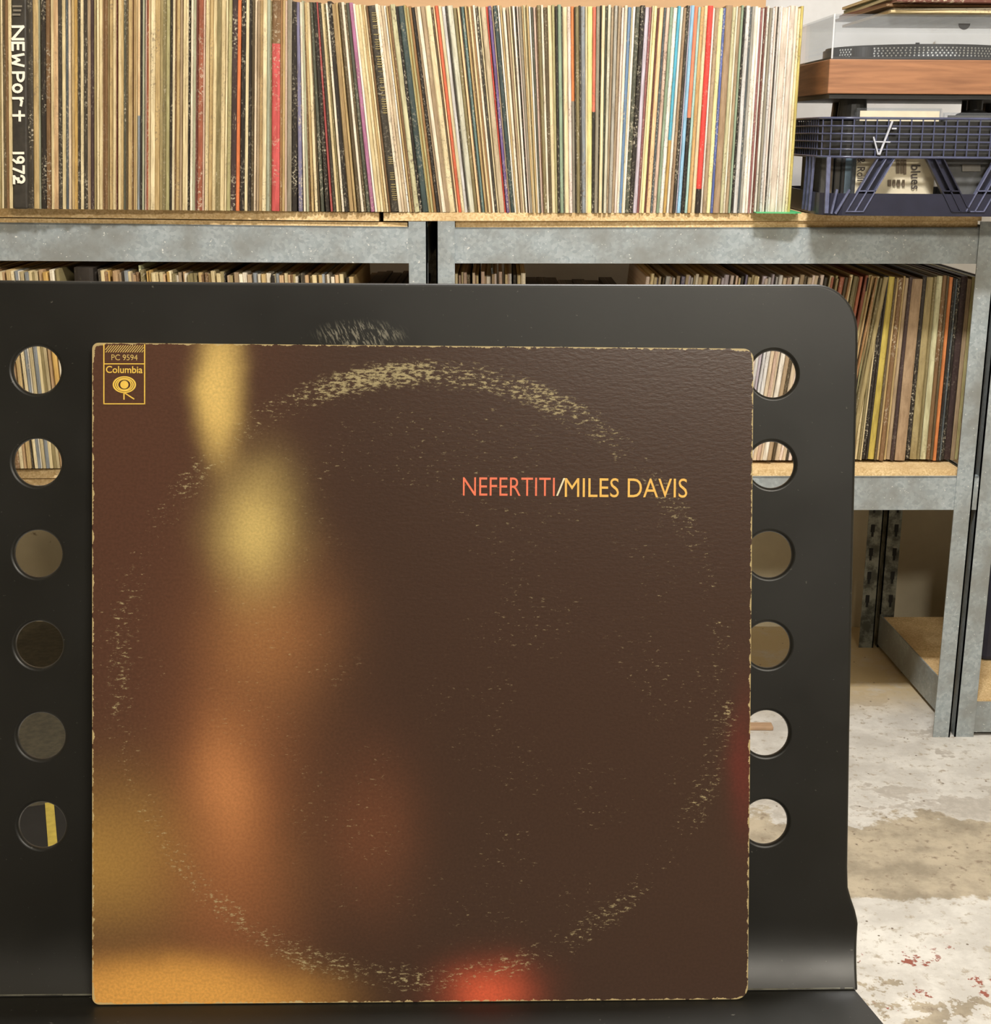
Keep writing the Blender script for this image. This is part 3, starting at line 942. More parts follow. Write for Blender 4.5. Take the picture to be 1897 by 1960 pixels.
# records in view on the lower right shelf
LOWR = "165:k 190:os 240:t2 280:c 310:ol 335:c 380:k* 410:k 490:yo 520:d 550:t 610:br* 640:t 690:tp 740:dp 880:bt 935:k* 1030:o 1070:ol 1150:oy 1200:br 1235:d 1285:o2 1320:k 1345:sl 1385:k* 1470:dp 1530:tp 1575:os 1620:mr* 1665:k 1700:d"
LOWLEAN = [(1600, -46), (1640, -46), (1690, -41), (1740, -35), (1800, -33), (1870, -36)]
LANDL = {490: ('mustard yellow record spine on the lower shelf', 'mustard spine'), 880: ('wide taupe record spine on the lower shelf', 'wide taupe spine'),
         1285: ('orange record spine on the lower shelf', 'orange lower spine')}
prev = 110
ll, cnt = None, 0
for tok in LOWR.split():
    e, key = tok.split(':')
    x0, x1 = 1620 + prev / 6.848, 1620 + float(e) / 6.848
    prev = float(e)
    xm = (x0 + x1) / 2
    ln = lerp(LOWLEAN, xm)
    yb = 880.5
    sh = ln * (yb - 720) / 355.0
    wear = 0.95 if '*' in key else random.uniform(0.2, 0.5)
    key = key.replace('*', '')
    o = place_sleeve(x0 + sh, x1 + sh, ln, yb + random.uniform(-1, 2), 2.392 + (yf(xm) - 2.335) + random.uniform(-0.004, 0.004), key, None, -1, wear, 0.314 + random.uniform(-0.002, 0.003))
    if int(e) in LANDL:
        tag(o, LANDL[int(e)][0], 'record', 'records on the lower right shelf')
        ll, cnt = LANDL[int(e)][1], 0
    elif ll is None:
        cnt += 1
        tag(o, '%s record spine, lower shelf, %s right of the chair back' % (CNAME[key], ORD[cnt]), 'record', 'records on the lower right shelf')
    else:
        cnt += 1
        tag(o, '%s record spine, lower shelf, %s right of the %s' % (CNAME[key], ORD[cnt], ll), 'record', 'records on the lower right shelf')

# the rows mostly hidden behind the chair: one uncounted mass of sleeves, plus blocks added to darken a gap
rv, rf, rc = [], [], []


def row(x0, x1, yb, Yfun, lean, cols, hg=0.315, wpx=(4.0, 9.0), dY=0.006):
    x = x0
    while x < x1:
        w = random.uniform(*wpx)
        Y = Yfun(x) + random.uniform(-dY, dY)
        yb_ = yb(x) if callable(yb) else yb
        a, b = at(x, yb_, Y), at(x + w, yb_, Y)
        l_ = lean(x) if callable(lean) else lean
        l_ += random.uniform(-3, 3)
        dx = -l_ / 1130.0
        h = hg + random.uniform(-0.004, 0.003)
        sk = (b.x - a.x) * 0.03
        n = len(rv)
        for zz, ox in ((0.0, 0.0), (h, dx)):
            for px, py in prof:
                rv.append(((a.x + b.x) / 2 + px * (b.x - a.x - sk) + ox, Y + py * 0.31, a.z + zz))
        for f in fs:
            rf.append(tuple(n + i for i in f))
        c = lin(random.choice(cols))
        j = random.uniform(0.75, 1.15)
        rc.extend([(c[0] * j, c[1] * j, c[2] * j, 1)] * (2 * k))
        x += w


pale = ['c', 'c2', 'w', 'pw', 'cp', 'tq', 'w2', 'pk', 'la', 'g3', 'c', 'cp', 'k2', 'lb', 'tp', 'pk', 'd']
tanny = ['c', 't', 'c2', 'ol', 'o', 'k2', 'tp', 'pt', 'c', 'k', 'w', 'gd', 'bg', 'br']
olive = ['o', 'ol', 'br', 'os', 't2', 'd', 'rb', 'c', 'b2']
yl = lambda x: lerp([(0, 897), (690, 893)], x)
row(-60, 150, yl, lambda x: yf(x) + 0.012, 14, tanny, 0.318)
row(190, 690, yl, lambda x: yf(x) + 0.012, 14, tanny, 0.318)
row(690, 782, yl, lambda x: yf(x) + 0.16, 2, ['k', 'k2', 'd'], 0.318, (12, 22))
row(1005, 1180, 881, lambda x: yf(x) + 0.20, 0, ['k'], 0.300, (20, 30))  # black filler blocks added to keep the gap dark
row(870, 998, 881, lambda x: yf(x) + 0.040, 6, pale, 0.316)
row(1190, 1520, 881, lambda x: yf(x) + 0.048, lambda x: lerp([(1190, -34), (1520, -42)], x), pale, 0.315)
row(1520, 1630, 881, lambda x: yf(x) + 0.054, -44, olive, 0.316)
me = bpy.data.meshes.new('record_row')
me.from_pydata(rv, [], rf)
ca = me.color_attributes.new('Col', 'FLOAT_COLOR', 'POINT')
for i, c in enumerate(rc):
    ca.data[i].color = c
me.materials.append(M['sleeve_row'])
ro = bpy.data.objects.new('record_row', me)
C.objects.link(ro)
tag(ro, 'packed record sleeves plus added gap filler on lower shelves, mostly hidden behind the chair', 'records', kind='stuff')

bx0 = place_sleeve(150 + 6, 187 + 6, 14, yl(168), yf(168) + 0.010, 'k', None, -1, 0.1, 0.322, name='record_box')
tag(bx0, 'black record box peeking over the chair back, lower left shelf', 'box')
a = at(267, 530, 2.29)
o = MB().slab(at(265, 508, 2.29), at(269, 508, 2.29), at(274, 560, 2.29), at(270, 560, 2.29), (0, 0.10, 0)).build('divider_card', M['divider'])
tag(o, 'pale green divider card sticking up from the lower left records', 'card')
o = MB().slab(at(940, 513, 2.39), at(943, 513, 2.39), at(949, 560, 2.39), at(944, 560, 2.39), (0, 0.10, 0)).build('divider_card', M['divider2'])
tag(o, 'grey divider card sticking up from lower records right of the posts', 'card')

# the black box with hand-lettered spine
x0, x1, ln, sh, yb, Y = NEWBOX
ya_, yb_ = -6, yb
q = lambda x, y: at(x, y, Y)
root = thing('record_box', q((x0 + x1) / 2, yb_), 'black record box with white hand-painted lettering on its spine', 'box')
tl, tr, br, bl = q(21.5, ya_), q(50.5, ya_), q(53, yb_), q(24.5, yb_)
MB().slab(tl, tr, br, bl, (0, 0.31, 0)).build('case', M['black_box'], root, bevel=0.003)


def strokes(polys, fx, w, Y, mat, parent, name, thick=0.0006):
    b = MB()
    kz = 0
    for pl in polys:
        pts = [fx(*p) for p in pl]
        for p_, q_ in zip(pts, pts[1:]):
            d = (q_ - p_).normalized() * w * 0.35
            kz += 1
            zo = Vector((0, -0.00005 * kz, 0))
            b.bar(p_ - d + zo, q_ + d + zo, w, thick, side=(0, 1, 0))
    return b.build(name, mat, parent)


def arc(cx, cy, rx, ry, a0, a1, n=14):
    return [(cx + rx * math.cos(math.radians(a0 + (a1 - a0) * i / n)), cy + ry * math.sin(math.radians(a0 + (a1 - a0) * i / n))) for i in range(n + 1)]


# letters: a runs down the spine (pixels), b is the letter's height (0..1, towards the right)
LET = {
    'letter_n': [[(51, 0), (51, 1)], [(51, 1), (75, 0)], [(75, 0), (75, 1)]],
    'letter_e': [[(82, 0), (82, 1)], [(82, 1), (96, 1)], [(82, .5), (94, .5)], [(82, 0), (96, 0)]],
    'letter_w': [[(104, 1), (108, 0), (115, .6), (121, 0), (126, 1)]],
    'letter_p': [[(139, 0), (139, 1)], [(139, 1)] + arc(146, .72, 9, .27, 90, -90) + [(139, .45)]],
    'letter_o': [arc(169, .42, 7, .38, 0, 360)],
    'letter_r': [[(188, 0), (188, .9)], [(188, .62), (194, .8), (202, .72)]],
    'letter_t': [[(221, 0), (221, 1)], [(213, .6), (231, .6)]],
    'digit_one': [[(293, 0), (293, .9)]],
    'digit_nine': [arc(306, .66, 5, .25, 0, 360), [(311, .66), (311, .3), (306, 0)]],
    'digit_seven': [[(318, .92), (331, .92), (323, 0)]],
    'digit_two': [arc(343, .7, 6, .25, 180, -10) + [(338, .05)], [(337, .05), (351, .05)], [(341, .45), (349, .45)]],
}
for nm, pl in LET.items():
    xb = 25.0
    fx = lambda a, b: at(xb + b * 21 + (a - 200) * 0.0085, a, Y - 0.0008)
    strokes(pl, fx, 0.0036, Y, M['white_paint'], root, nm)
fx = lambda a, b: at(25 + b * 16, a, Y - 0.0008)
strokes([[(12, 0), (12, 1)], [(20, .1), (20, .9)], [(28, 0), (28, .8)]], fx, 0.0028, Y, M['faint_paint'], root, 'faint_marks')

# gold lettering marks on the leaning box set
gv = MB()
random.seed(3)
for (y0, y1) in ((24, 215), (300, 316), (330, 345), (352, 385)):
    y = y0
    while y < y1:
        h = random.uniform(2.0, 4.0)
        xc = 714.5 + (y - 10) * 0.1115
        wd = random.uniform(3.5, 5.5)
        if random.random() < 0.86:
            Yb = GOLD.location.y - 0.0005
            gv.slab(at(xc - wd, y, Yb), at(xc + wd, y, Yb), at(xc + wd, y + h * .55, Yb), at(xc - wd, y + h * .55, Yb), (0, 0.0004, 0))
        y += h + 1.4
go = gv.build('gold_lettering', simple('dull_gilt_lettering', (142, 126, 78), 0.5), None)
go.parent = GOLD
go.matrix_parent_inverse = (Matrix.Translation(GOLD.location) @ GOLD.rotation_euler.to_matrix().to_4x4() @ Matrix.Diagonal((*GOLD.scale, 1))).inverted()

# green plastic sheet under the last records
g = MB()
zg = at(1500, 408, 2.32).z
a, b = at(1448, 409, 2.322), at(1536, 409, 2.322)
g.prism([(a.x, 2.322, zg - .0006), (b.x - .012, 2.318, zg - .0006), (b.x, 2.330, zg - .0006), (b.x, 2.42, zg - .0006), (a.x, 2.42, zg - .0006)], (0, 0, 0.0012))
tag(g.build('plastic_sheet', M['green']), 'green plastic sheet under the records beside the crate', 'sheet')

# ------------------------------------------------------------------ crate
YC = 2.268
cb = at(1625, 412, YC)
ct = at(1625, 226, YC)
z0, z1 = at(1500, 409, 2.335).z + 0.001, ct.z
xl = at(1548, 405, 2.345).x
xr = xl + 0.36
yc1 = YC + 0.34
crate = thing('milk_crate', ((xl + xr) / 2, (YC + yc1) / 2, z0), 'navy plastic crate with lattice rim holding CD cases under the turntable', 'crate')
zr = at(1680, 301, YC).z          # underside of the lattice band
zt_ = z0 + 0.034                  # top of the solid tray


def crate_path(inset=0.0, rad=0.045, n=8):
    pts = []
    corners = [(xl, YC, 180), (xr, YC, 270), (xr, yc1, 0), (xl, yc1, 90)]
    for cx, cy, a0 in corners:
        sx = 1 if cx == xl else -1
        sy = 1 if cy == YC else -1
        for i in range(n + 1):
            a = math.radians(a0 + 90 * i / n)
            r = rad - inset
            pts.append((cx + sx * rad + r * math.cos(a), cy + sy * rad + r * math.sin(a)))
    return pts


loop = crate_path()
loopc = loop + loop[:1]
zs = [zr + (z1 - zr) * i / 5 for i in range(6)]
for i, z in enumerate(zs):
    b = MB()
    r = 0.0022 if i in (0, 5) else 0.0014
    b.tube([(x, y, z) for x, y in loopc], r, 6, cap=False)
    b.build('rim_bar', M['navy_bar'], crate, smooth=True)
# upright lattice bars
cum = [0]
for p_, q_ in zip(loopc, loopc[1:]):
    cum.append(cum[-1] + math.dist(p_, q_))
LT = cum[-1]


def along(s):
    s %= LT
    for i in range(len(cum) - 1):
        if cum[i] <= s <= cum[i + 1]:
            f = (s - cum[i]) / max(1e-9, cum[i + 1] - cum[i])
            return (loopc[i][0] + (loopc[i + 1][0] - loopc[i][0]) * f, loopc[i][1] + (loopc[i + 1][1] - loopc[i][1]) * f)


nb = int(LT / 0.0175)
ub_m = MB().box((-0.0009, -0.0009, 0), (0.0009, 0.0009, z1 - zr))
ubm = bpy.data.meshes.new('rim_upright')
ubm.from_pydata([tuple(v) for v in ub_m.v], [], ub_m.f)
ubm.materials.append(M['navy_bar'])
for i in range(nb):
    x, y = along(LT * i / nb)
    o = bpy.data.objects.new('rim_upright', ubm)
    C.objects.link(o)
    o.parent = crate
    o.location = Vector((x, y, zr)) - crate.location
# backing strip just inside the lattice
b = MB()
inn = crate_path(0.006)
for p_, q_ in zip(inn, inn[1:] + inn[:1]):
    b.slab((*p_, z1 - 0.004), (*q_, z1 - 0.004), (*q_, zr + 0.002), (*p_, zr + 0.002), (Vector((p_[1] - q_[1], q_[0] - p_[0], 0)).normalized() * 0.0015))
b.build('rim_wall', M['charcoal'], crate)
# tray
b = MB()
tl_ = crate_path(0.002)
ti = crate_path(0.0045)
n_ = len(tl_)
for i in range(n_):
    j = (i + 1) % n_
    b.hexa([(*tl_[i], z0), (*tl_[j], z0), (*ti[j], z0), (*ti[i], z0), (*tl_[i], zt_), (*tl_[j], zt_), (*ti[j], zt_), (*ti[i], zt_)])
b.prism([(x, y, z0) for x, y in ti], (0, 0, 0.003))
b.build('tray', M['navy'], crate)


# V struts
def strut(xt0, xt1, xb0, xb1, name='strut', lite=True):
    ya, yb = 300, 406
    P = lambda x, y: at(x, y, YC)
    MB().slab(P(xt0, ya) + Vector((0, .010, 0)), P(xt1, ya) + Vector((0, .010, 0)), P(xb1, yb) + Vector((0, .010, 0)), P(xb0, yb) + Vector((0, .010, 0)), (0, 0.002, 0)).build(name, M['navy'], crate)
    st = [o_ for o_ in crate.children if o_.name.startswith(name)][-1]
    b = MB()
    for f in (0.03, 0.5, 0.97):
        b.slab(P(xt0 + (xt1 - xt0) * f - 1.3, ya), P(xt0 + (xt1 - xt0) * f + 1.3, ya), P(xb0 + (xb1 - xb0) * f + 1.3, yb), P(xb0 + (xb1 - xb0) * f - 1.3, yb), (0, 0.011, 0))
    for f in (0.62, 0.99):
        yy = ya + (yb - ya) * f
        xa, xb = xt0 + (xb0 - xt0) * f, xt1 + (xb1 - xt1) * f
        b.slab(P(xa, yy - 1), P(xb, yy - 1), P(xb, yy + 1), P(xa, yy + 1), (0, 0.011, 0))
    b.build('rib', M['navy_edge'] if lite else M['navy'], crate)


strut(1682, 1716, 1619, 1653)
strut(1772, 1806, 1822, 1858, lite=False)
strut(1908, 1946, 1848, 1884)
# side corner strut
b = MB()
for yy, dx in ((YC + 0.06, 0.0), (YC + 0.085, 0.004), (YC + 0.11, 0.008)):
    b.bar((xl - 0.0005, yy, zr), (xl - 0.0005 + 0.0, yy + 0.012, z0 + 0.004), 0.004, 0.005)
b.bar((xl + 0.012, YC + 0.012, zr), (xl + 0.014, YC + 0.014, z0 + 0.003), 0.006, 0.006)
b.bar((xl + 0.026, YC + 0.003, z0 + 0.04), (xl + 0.02, YC + 0.006, z0 + 0.003), 0.003, 0.006)
b.bar((xl + 0.045, YC + 0.001, z0 + 0.04), (xl + 0.026, YC + 0.004, z0 + 0.003), 0.003, 0.006)
b.build('rib', M['navy_edge'], crate)
# pale V moulding in the lattice
b = MB()
P = lambda x, y: at(x, y, YC - 0.003)
b.bar(P(1672, 262), P(1681, 296), 0.0022)
b.bar(P(1708, 232), P(1683, 296), 0.0028)
b.bar(P(1707, 246), P(1716, 246), 0.0022)
b.bar(P(1674, 271), P(1704, 272), 0.0018)
b.build('moulded_v', M['vmark'], crate)


# CD cases in the crate
def text_mesh(body, bold=0.0):
    cu = bpy.data.curves.new('txt', 'FONT')
    cu.body = body
    cu.size = 1.0
    cu.offset = bold
    cu.resolution_u = 4
    ob = bpy.data.objects.new('txt', cu)
    C.objects.link(ob)
    bpy.context.view_layer.update()
    dg = bpy.context.evaluated_depsgraph_get()
    me = bpy.data.meshes.new_from_object(ob.evaluated_get(dg))
    bpy.data.objects.remove(ob)
    bpy.data.curves.remove(cu)
    return me


def text_fit(body, name, mat, parent, fmap, bold=0.0):
    """lettering fitted to the unit square, mapped by fmap(u, v) to world"""
    me = text_mesh(body, bold)
    xs = [v.co.x for v in me.vertices]
    ys = [v.co.y for v in me.vertices]
    x0, x1, y0, y1 = min(xs), max(xs), min(ys), max(ys)
    off = OFF.get(parent.name, Vector((0, 0, 0)))
    for v in me.vertices:
        v.co = fmap((v.co.x - x0) / (x1 - x0), (v.co.y - y0) / (y1 - y0)) - off
    me.materials.clear()
    me.materials.append(mat)
    me.name = name
    o = bpy.data.objects.new(name, me)
    C.objects.link(o)
    o.parent = parent
    OFF[o.name] = off
    return o


def cd_case(x, y, z, label, insert='insert', w=0.142, h=0.125):
    r = thing('cd_case', (x + w / 2, y, z), label, 'cd case', 'cd cases in the crate')
    b = MB()
    b.box((x, y, z), (x + w, y + 0.0014, z + h))
    b.build('front_lid', M['cd_clear'], r)
    b = MB()
    b.box((x, y + 0.0086, z), (x + w, y + 0.0100, z + h))
    b.box((x, y + 0.0014, z + h - 0.0016), (x + w, y + 0.0086, z + h))
    b.box((x, y + 0.0014, z), (x + 0.0012, y + 0.0086, z + h - 0.0016))
    b.box((x + w - 0.0012, y + 0.0014, z), (x + w, y + 0.0086, z + h - 0.0016))
    b.build('back_tray', M['cd_clear'], r)
    MB().box((x + 0.006, y + 0.0022, z + 0.002), (x + w - 0.003, y + 0.0032, z + h - 0.004)).build('insert', M[insert], r)
    return r


zf = z0 + 0.0035
YCD = YC + 0.030
cx0 = at(1634, 300, YCD).x
zc0 = at(1700, 381, YCD).z
cdh = at(1700, 207, YCD).z - zf
cd1 = cd_case(cx0, YCD, zf, 'clear CD case with cream insert reading blues, front of the crate', w=at(1796, 300, YCD).x - cx0, h=cdh)
cd2 = cd_case(at(1801, 300, YCD).x, YCD, zf, 'clear CD case with dark grey insert at the right of the crate', 'insert_dark', w=0.142, h=cdh - 0.006)
for i in range(5):
    cd_case(cx0 - 0.012 - 0.003 * i, YCD + 0.022 + 0.022 * i, zf, 'clear CD case with pale blue insert, %s behind the cream one' % ORD[i + 1], 'insert_blue', h=0.115 + 0.002 * (i % 2))
for i in range(4):  # dark filler cases added to darken the crate's left interior
    xs_ = xl + 0.010 + 0.0115 * i
    r_ = thing('cd_case', (xs_ + 0.005, YC + 0.13, zf), 'added dark filler case darkening the crate interior at left, %s from the side' % ('first', 'second', 'third', 'fourth')[i], 'cd case', 'cd cases in the crate')
    MB().box((xs_, YC + 0.058, zf), (xs_ + 0.0104, YC + 0.20, zf + 0.112)).build('shell', M['charcoal'], r_, bevel=0.0008)
    MB().box((xs_ + 0.002, YC + 0.0572, zf + 0.004), (xs_ + 0.0084, YC + 0.058, zf + 0.108)).build('filler_face', M[('insert_dark', 'brownink', 'insert_dark', 'ink')[i]], r_)
Yt = YCD + 0.0006
fr = lambda xa, xb, ya, yb, YY: (lambda u, v: at(xa + (xb - xa) * v, ya + (yb - ya) * u, YY))
text_fit('blues', 'lettering', M['ink'], cd1, fr(1744, 1762, 316, 362, YCD - 0.0005), 0.01)
text_fit('& Roll', 'lettering', M['ink'], cd1, fr(1641, 1656, 302, 346, YCD - 0.0005), 0.0)
b = MB()
for (xa, xb, ya, yb) in ((1716, 1722, 306, 332), (1724, 1729, 306, 332), (1730, 1735, 306, 334), (1700, 1706, 344, 356), (1709, 1714, 344, 356), (1717, 1723, 344, 357), (1727, 1732, 344, 357)):
    b.slab(at(xa, ya, YCD - .0005), at(xb, ya, YCD - .0005), at(xb, yb, YCD - .0005), at(xa, yb, YCD - .0005), (0, 0.0003, 0))
b.build('barcode', M['brownink'], cd1)
b = MB()
b.slab(at(1842, 315, YCD - .0005), at(1877, 315, YCD - .0005), at(1877, 328, YCD - .0005), at(1842, 328, YCD - .0005), (0, 0.0003, 0))
b.build('sticker', simple('grey_sticker', (128, 124, 116), 0.6), cd2)

# ------------------------------------------------------------------ turntable
YT = 2.285
tx = at(1586, 150, YT).x
tz0 = at(1586, 179, YT).z
tz1 = at(1586, 113, YT).z
tw, td = 0.44, 0.36
tt = thing('turntable', (tx + tw / 2, YT + td / 2, z1), 'turntable with walnut plinth and clear dust cover standing on the crate', 'turntable')
MB().box((tx, YT, tz0), (tx + tw, YT + td, tz1)).build('plinth', M['wood'], tt, bevel=0.0012)
MB().box((tx + 0.004, YT + 0.006, tz0 - 0.007), (tx + tw - 0.004, YT + td - 0.004, tz0)).build('base_plate', M['charcoal'], tt)
for fx_, fy_ in ((tx + 0.052, YT + 0.05), (tx + tw - 0.052, YT + 0.05), (tx + 0.10, YT + td - 0.05), (tx + tw - 0.08, YT + td - 0.05)):
    b = MB()
    b.cyl((fx_, fy_, 0), 0.023, z1 + 0.0024, tz0 - 0.007, 20, 0.021)
    b.build('foot', M['charcoal'], tt)
b = MB()
b.cyl((tx + 0.245, YT + 0.10, 0), 0.006, z1 + 0.010, tz0 - 0.007, 12)
b.build('transit_screw', M['charcoal'], tt)
fm = at(1866, 200, YT + 0.06)
b = MB()
b.tube([(fm.x, fm.y, z1 + 0.0024), (fm.x, fm.y, z1 + 0.008), (fm.x, fm.y, z1 + 0.014), (fm.x, fm.y, tz0 - 0.007)], [0.030, 0.027, 0.012, 0.012], 20)
b.build('foot', M['charcoal'], tt)
# deck and platter
pz = tz1
MB().box((tx + 0.006, YT + 0.006, pz), (tx + tw - 0.006, YT + td - 0.006, pz + 0.004)).build('deck', M['charcoal'], tt)
pcx, pcy, pr = tx + 0.185, YT + 0.188, 0.152
b = MB()
b.cyl((pcx, pcy, 0), pr, pz + 0.006, pz + 0.022, 72)
plat = b.build('platter', M['platter'], tt)
b = MB()
for rw in range(4):
    z = pz + 0.0085 + rw * 0.0038
    nn = 150 if rw in (1, 3) else 138
    for i in range(nn):
        a = 2 * math.pi * (i + 0.5 * (rw % 2)) / nn
        if -2.75 < (a if a < math.pi else a - 2 * math.pi) < -0.35:
            c, s_ = math.cos(a), math.sin(a)
            p_ = Vector((pcx + pr * c, pcy + pr * s_, z))
            tg_ = Vector((-s_, c, 0)) * 0.0016
            up_ = Vector((0, 0, 0.0016))
            rad_ = Vector((c, s_, 0)) * 0.0006
            b.hexa([p_ - tg_ - rad_, p_ - up_ - rad_, p_ + tg_ - rad_, p_ + up_ - rad_, p_ - tg_ + rad_, p_ - up_ + rad_, p_ + tg_ + rad_, p_ + up_ + rad_])
tag(b.build('strobe_dots', M['dot'], plat), kind='stuff')
b = MB()
b.cyl((pcx, pcy, 0), pr - 0.004, pz + 0.022, pz + 0.0255, 64)
b.cyl((pcx, pcy, 0), 0.0035, pz + 0.0255, pz + 0.036, 12)
b.build('platter_mat', M['charcoal'], tt)
b = MB()
b.cyl((tx + 0.385, YT + 0.285, 0), 0.03, pz + 0.004, pz + 0.030, 28)
b.cyl((tx + 0.385, YT + 0.285, 0), 0.010, pz + 0.030, pz + 0.046, 16)
b.tube([(tx + 0.385, YT + 0.33, pz + 0.042), (tx + 0.385, YT + 0.285, pz + 0.044), (tx + 0.375, YT + 0.12, pz + 0.040), (tx + 0.345, YT + 0.085, pz + 0.034)], 0.005, 10)
b.build('tonearm', M['platter'], tt)
b = MB()
b.cyl((tx + 0.06, YT + 0.045, 0), 0.016, pz + 0.004, pz + 0.020, 24)
b.build('strobe_lamp', M['charcoal'], tt)
# dust cover: five clear sheets
dz1 = at(1590, 30, YT).z
th = 0.003
x_0, x_1, y_0, y_1 = tx + 0.004, tx + tw - 0.004, YT + 0.004, YT + td - 0.004
dc = MB().box((x_0, y_0, tz1 + 0.001), (x_1, y_0 + th, dz1)).box((x_0, y_1 - th, tz1 + 0.001), (x_1, y_1, dz1)) \
    .box((x_0, y_0 + th, tz1 + 0.001), (x_0 + th, y_1 - th, dz1)).box((x_1 - th, y_0 + th, tz1 + 0.001), (x_1, y_1 - th, dz1)) \
    .box((x_0, y_0, dz1), (x_1, y_1, dz1 + th)).build('dust_cover', M['clear'], tt)
b = MB()
hc = at(1847, 50, YT)
b.prism([(hc.x + 0.009 * math.cos(a), y_0 - 0.001, hc.z + 0.004 - 0.009 * math.sin(a)) for a in [math.pi * i / 10 for i in range(11)]], (0, 0.001, 0))
b.build('cover_badge', M['charcoal'], dc)

b = MB()
for ex_, ey_ in ((x_0, y_0), (x_1, y_0)):
    b.box((ex_ - 0.0012, ey_ - 0.0012, tz1 + 0.001), (ex_ + 0.0012, ey_ + 0.0012, dz1 + th))
b.build('corner_glint', M['edge_glint'], dc)  # whitish bars added as the glint on the cover's front corners
# sleeves lying on the dust cover
zst = dz1 + th + 0.0005
stack = [('c', 0.00, 0.0), ('w', 0.008, -1.5), ('br', -0.006, 1.0), ('mr', 0.004, 2.5), ('oy', -0.004, -1.0), ('gs', 0.010, 1.5), ('c', 0.0, 0.5)]
names = ['bottom', 'second from bottom', 'third from bottom', 'fourth from bottom', 'fifth from bottom', 'sixth from bottom', 'top']
for i, (key, dx, rz) in enumerate(stack):
    o = bpy.data.objects.new('record', SL)
    C.objects.link(o)
    # spine to the left-front, lying flat: local z (spine length) runs along y
    o.scale = (0.0042, 0.315, SIDE)
    Rm = Matrix.Rotation(math.radians(rz), 4, 'Z') @ Matrix(((0, -0, 1, 0), (0, 1, 0, 0), (1, 0, 0, 0), (0, 0, 0, 1)))
    o.rotation_mode = 'QUATERNION'
    o.rotation_quaternion = Matrix(((0, 0, -1), (0, 1, 0), (1, 0, 0))).to_quaternion()
    o.rotation_quaternion = Matrix.Rotation(math.radians(rz), 3, 'Z').to_quaternion() @ o.rotation_quaternion
    o.location = (tx + 0.40 + dx, YT - 0.012 + 0.006 * (i % 3), zst + 0.0024 + i * 0.0048)
    o.color = lin(key)
    c2 = lin(key)
    o['c2'] = [c2[0], c2[1], c2[2]]
    o['split'] = -1.0
    o['wear'] = 0.9
    tag(o, '%s record sleeve lying on the dust cover, %s of the stack' % (CNAME[key], names[i]), 'record', 'sleeves lying on the dust cover')

# ------------------------------------------------------------------ leaning record sleeve
def depth_pt(x, y, d):
    r = ray(x, y)
    return CAM + r * (d / FPX)


D0 = SIDE * FPX / 1259.0
cTL, cTR = depth_pt(178, 657, D0 - .006 - .003), depth_pt(1447, 668, D0 + .006 - .003)
cBR, cBL = depth_pt(1430, 1912, D0 + .006 + .003), depth_pt(172, 1922, D0 - .006 + .003)
U = ((cTR - cTL) + (cBR - cBL)).normalized()
V0 = ((cTL - cBL) + (cTR - cBR)).normalized()
Nn = U.cross(V0).normalized()
V = Nn.cross(U).normalized()
ctr = (cTL + cTR + cBR + cBL) / 4
org = ctr - U * SIDE / 2 - V * SIDE / 2
album = bpy.data.objects.new('record_sleeve', None)
C.objects.link(album)
Rb = Matrix((U, V, Nn)).transposed().to_4x4()
Rb.translation = org
album.matrix_world = Rb
tag(album, 'worn dark brown album sleeve with ring wear leaning on the black chair', 'record sleeve')
sxL, syL = SIDE, SIDE


def local_mesh(mb, name, mat, parent, smooth=False):
    me = bpy.data.meshes.new(name)
    me.from_pydata([tuple(v) for v in mb.v], [], mb.f)
    me.materials.append(mat)
    if smooth:
        for p_ in me.polygons:
            p_.use_smooth = True
    o = bpy.data.objects.new(name, me)
    C.objects.link(o)
    o.parent = parent
    return o


def rounded_rect(x0, y0, x1, y1, rr, n=6, wob=0.0):
    pts = []
    for (cx, cy, a0, r) in ((x1 - rr[1], y1 - rr[1], 0, rr[1]), (x0 + rr[0], y1 - rr[0], 90, rr[0]), (x0 + rr[3], y0 + rr[3], 180, rr[3]), (x1 - rr[2], y0 + rr[2], 270, rr[2])):
        for i in range(n + 1):
            a = math.radians(a0 + 90 * i / n)
            pts.append((cx + r * math.cos(a), cy + r * math.sin(a)))
    return pts


outl = rounded_rect(0, 0, SIDE, SIDE, (0.003, 0.005, 0.006, 0.0035))
fp = local_mesh(MB().prism([(x, y, 0) for x, y in outl], (0, 0, -0.0012)), 'front_panel', M['cover'], album)
bp = local_mesh(MB().prism([(x, y, -0.0030) for x, y in outl], (0, 0, -0.0012)), 'back_panel', M['card'], album)
sp = MB().box((0, 0.002, -0.0030), (0.0010, SIDE - 0.002, -0.0012))
local_mesh(sp, 'spine', M['card'], album)
dsk = MB()
dsk.v, dsk.f = [], []
dsk.prism([(SIDE / 2 + 0.151 * math.cos(2 * math.pi * i / 64), SIDE / 2 + 0.151 * math.sin(2 * math.pi * i / 64), -0.0014) for i in range(64)], (0, 0, -0.0014))
local_mesh(dsk, 'disc', M['blackcase'], album)


# mapping from photo columns/rows to the sleeve's own plane (metres)
def cov(x, y):
    p_ = on_plane(x, y, org, Nn) - org
    return p_.dot(U), p_.dot(V)


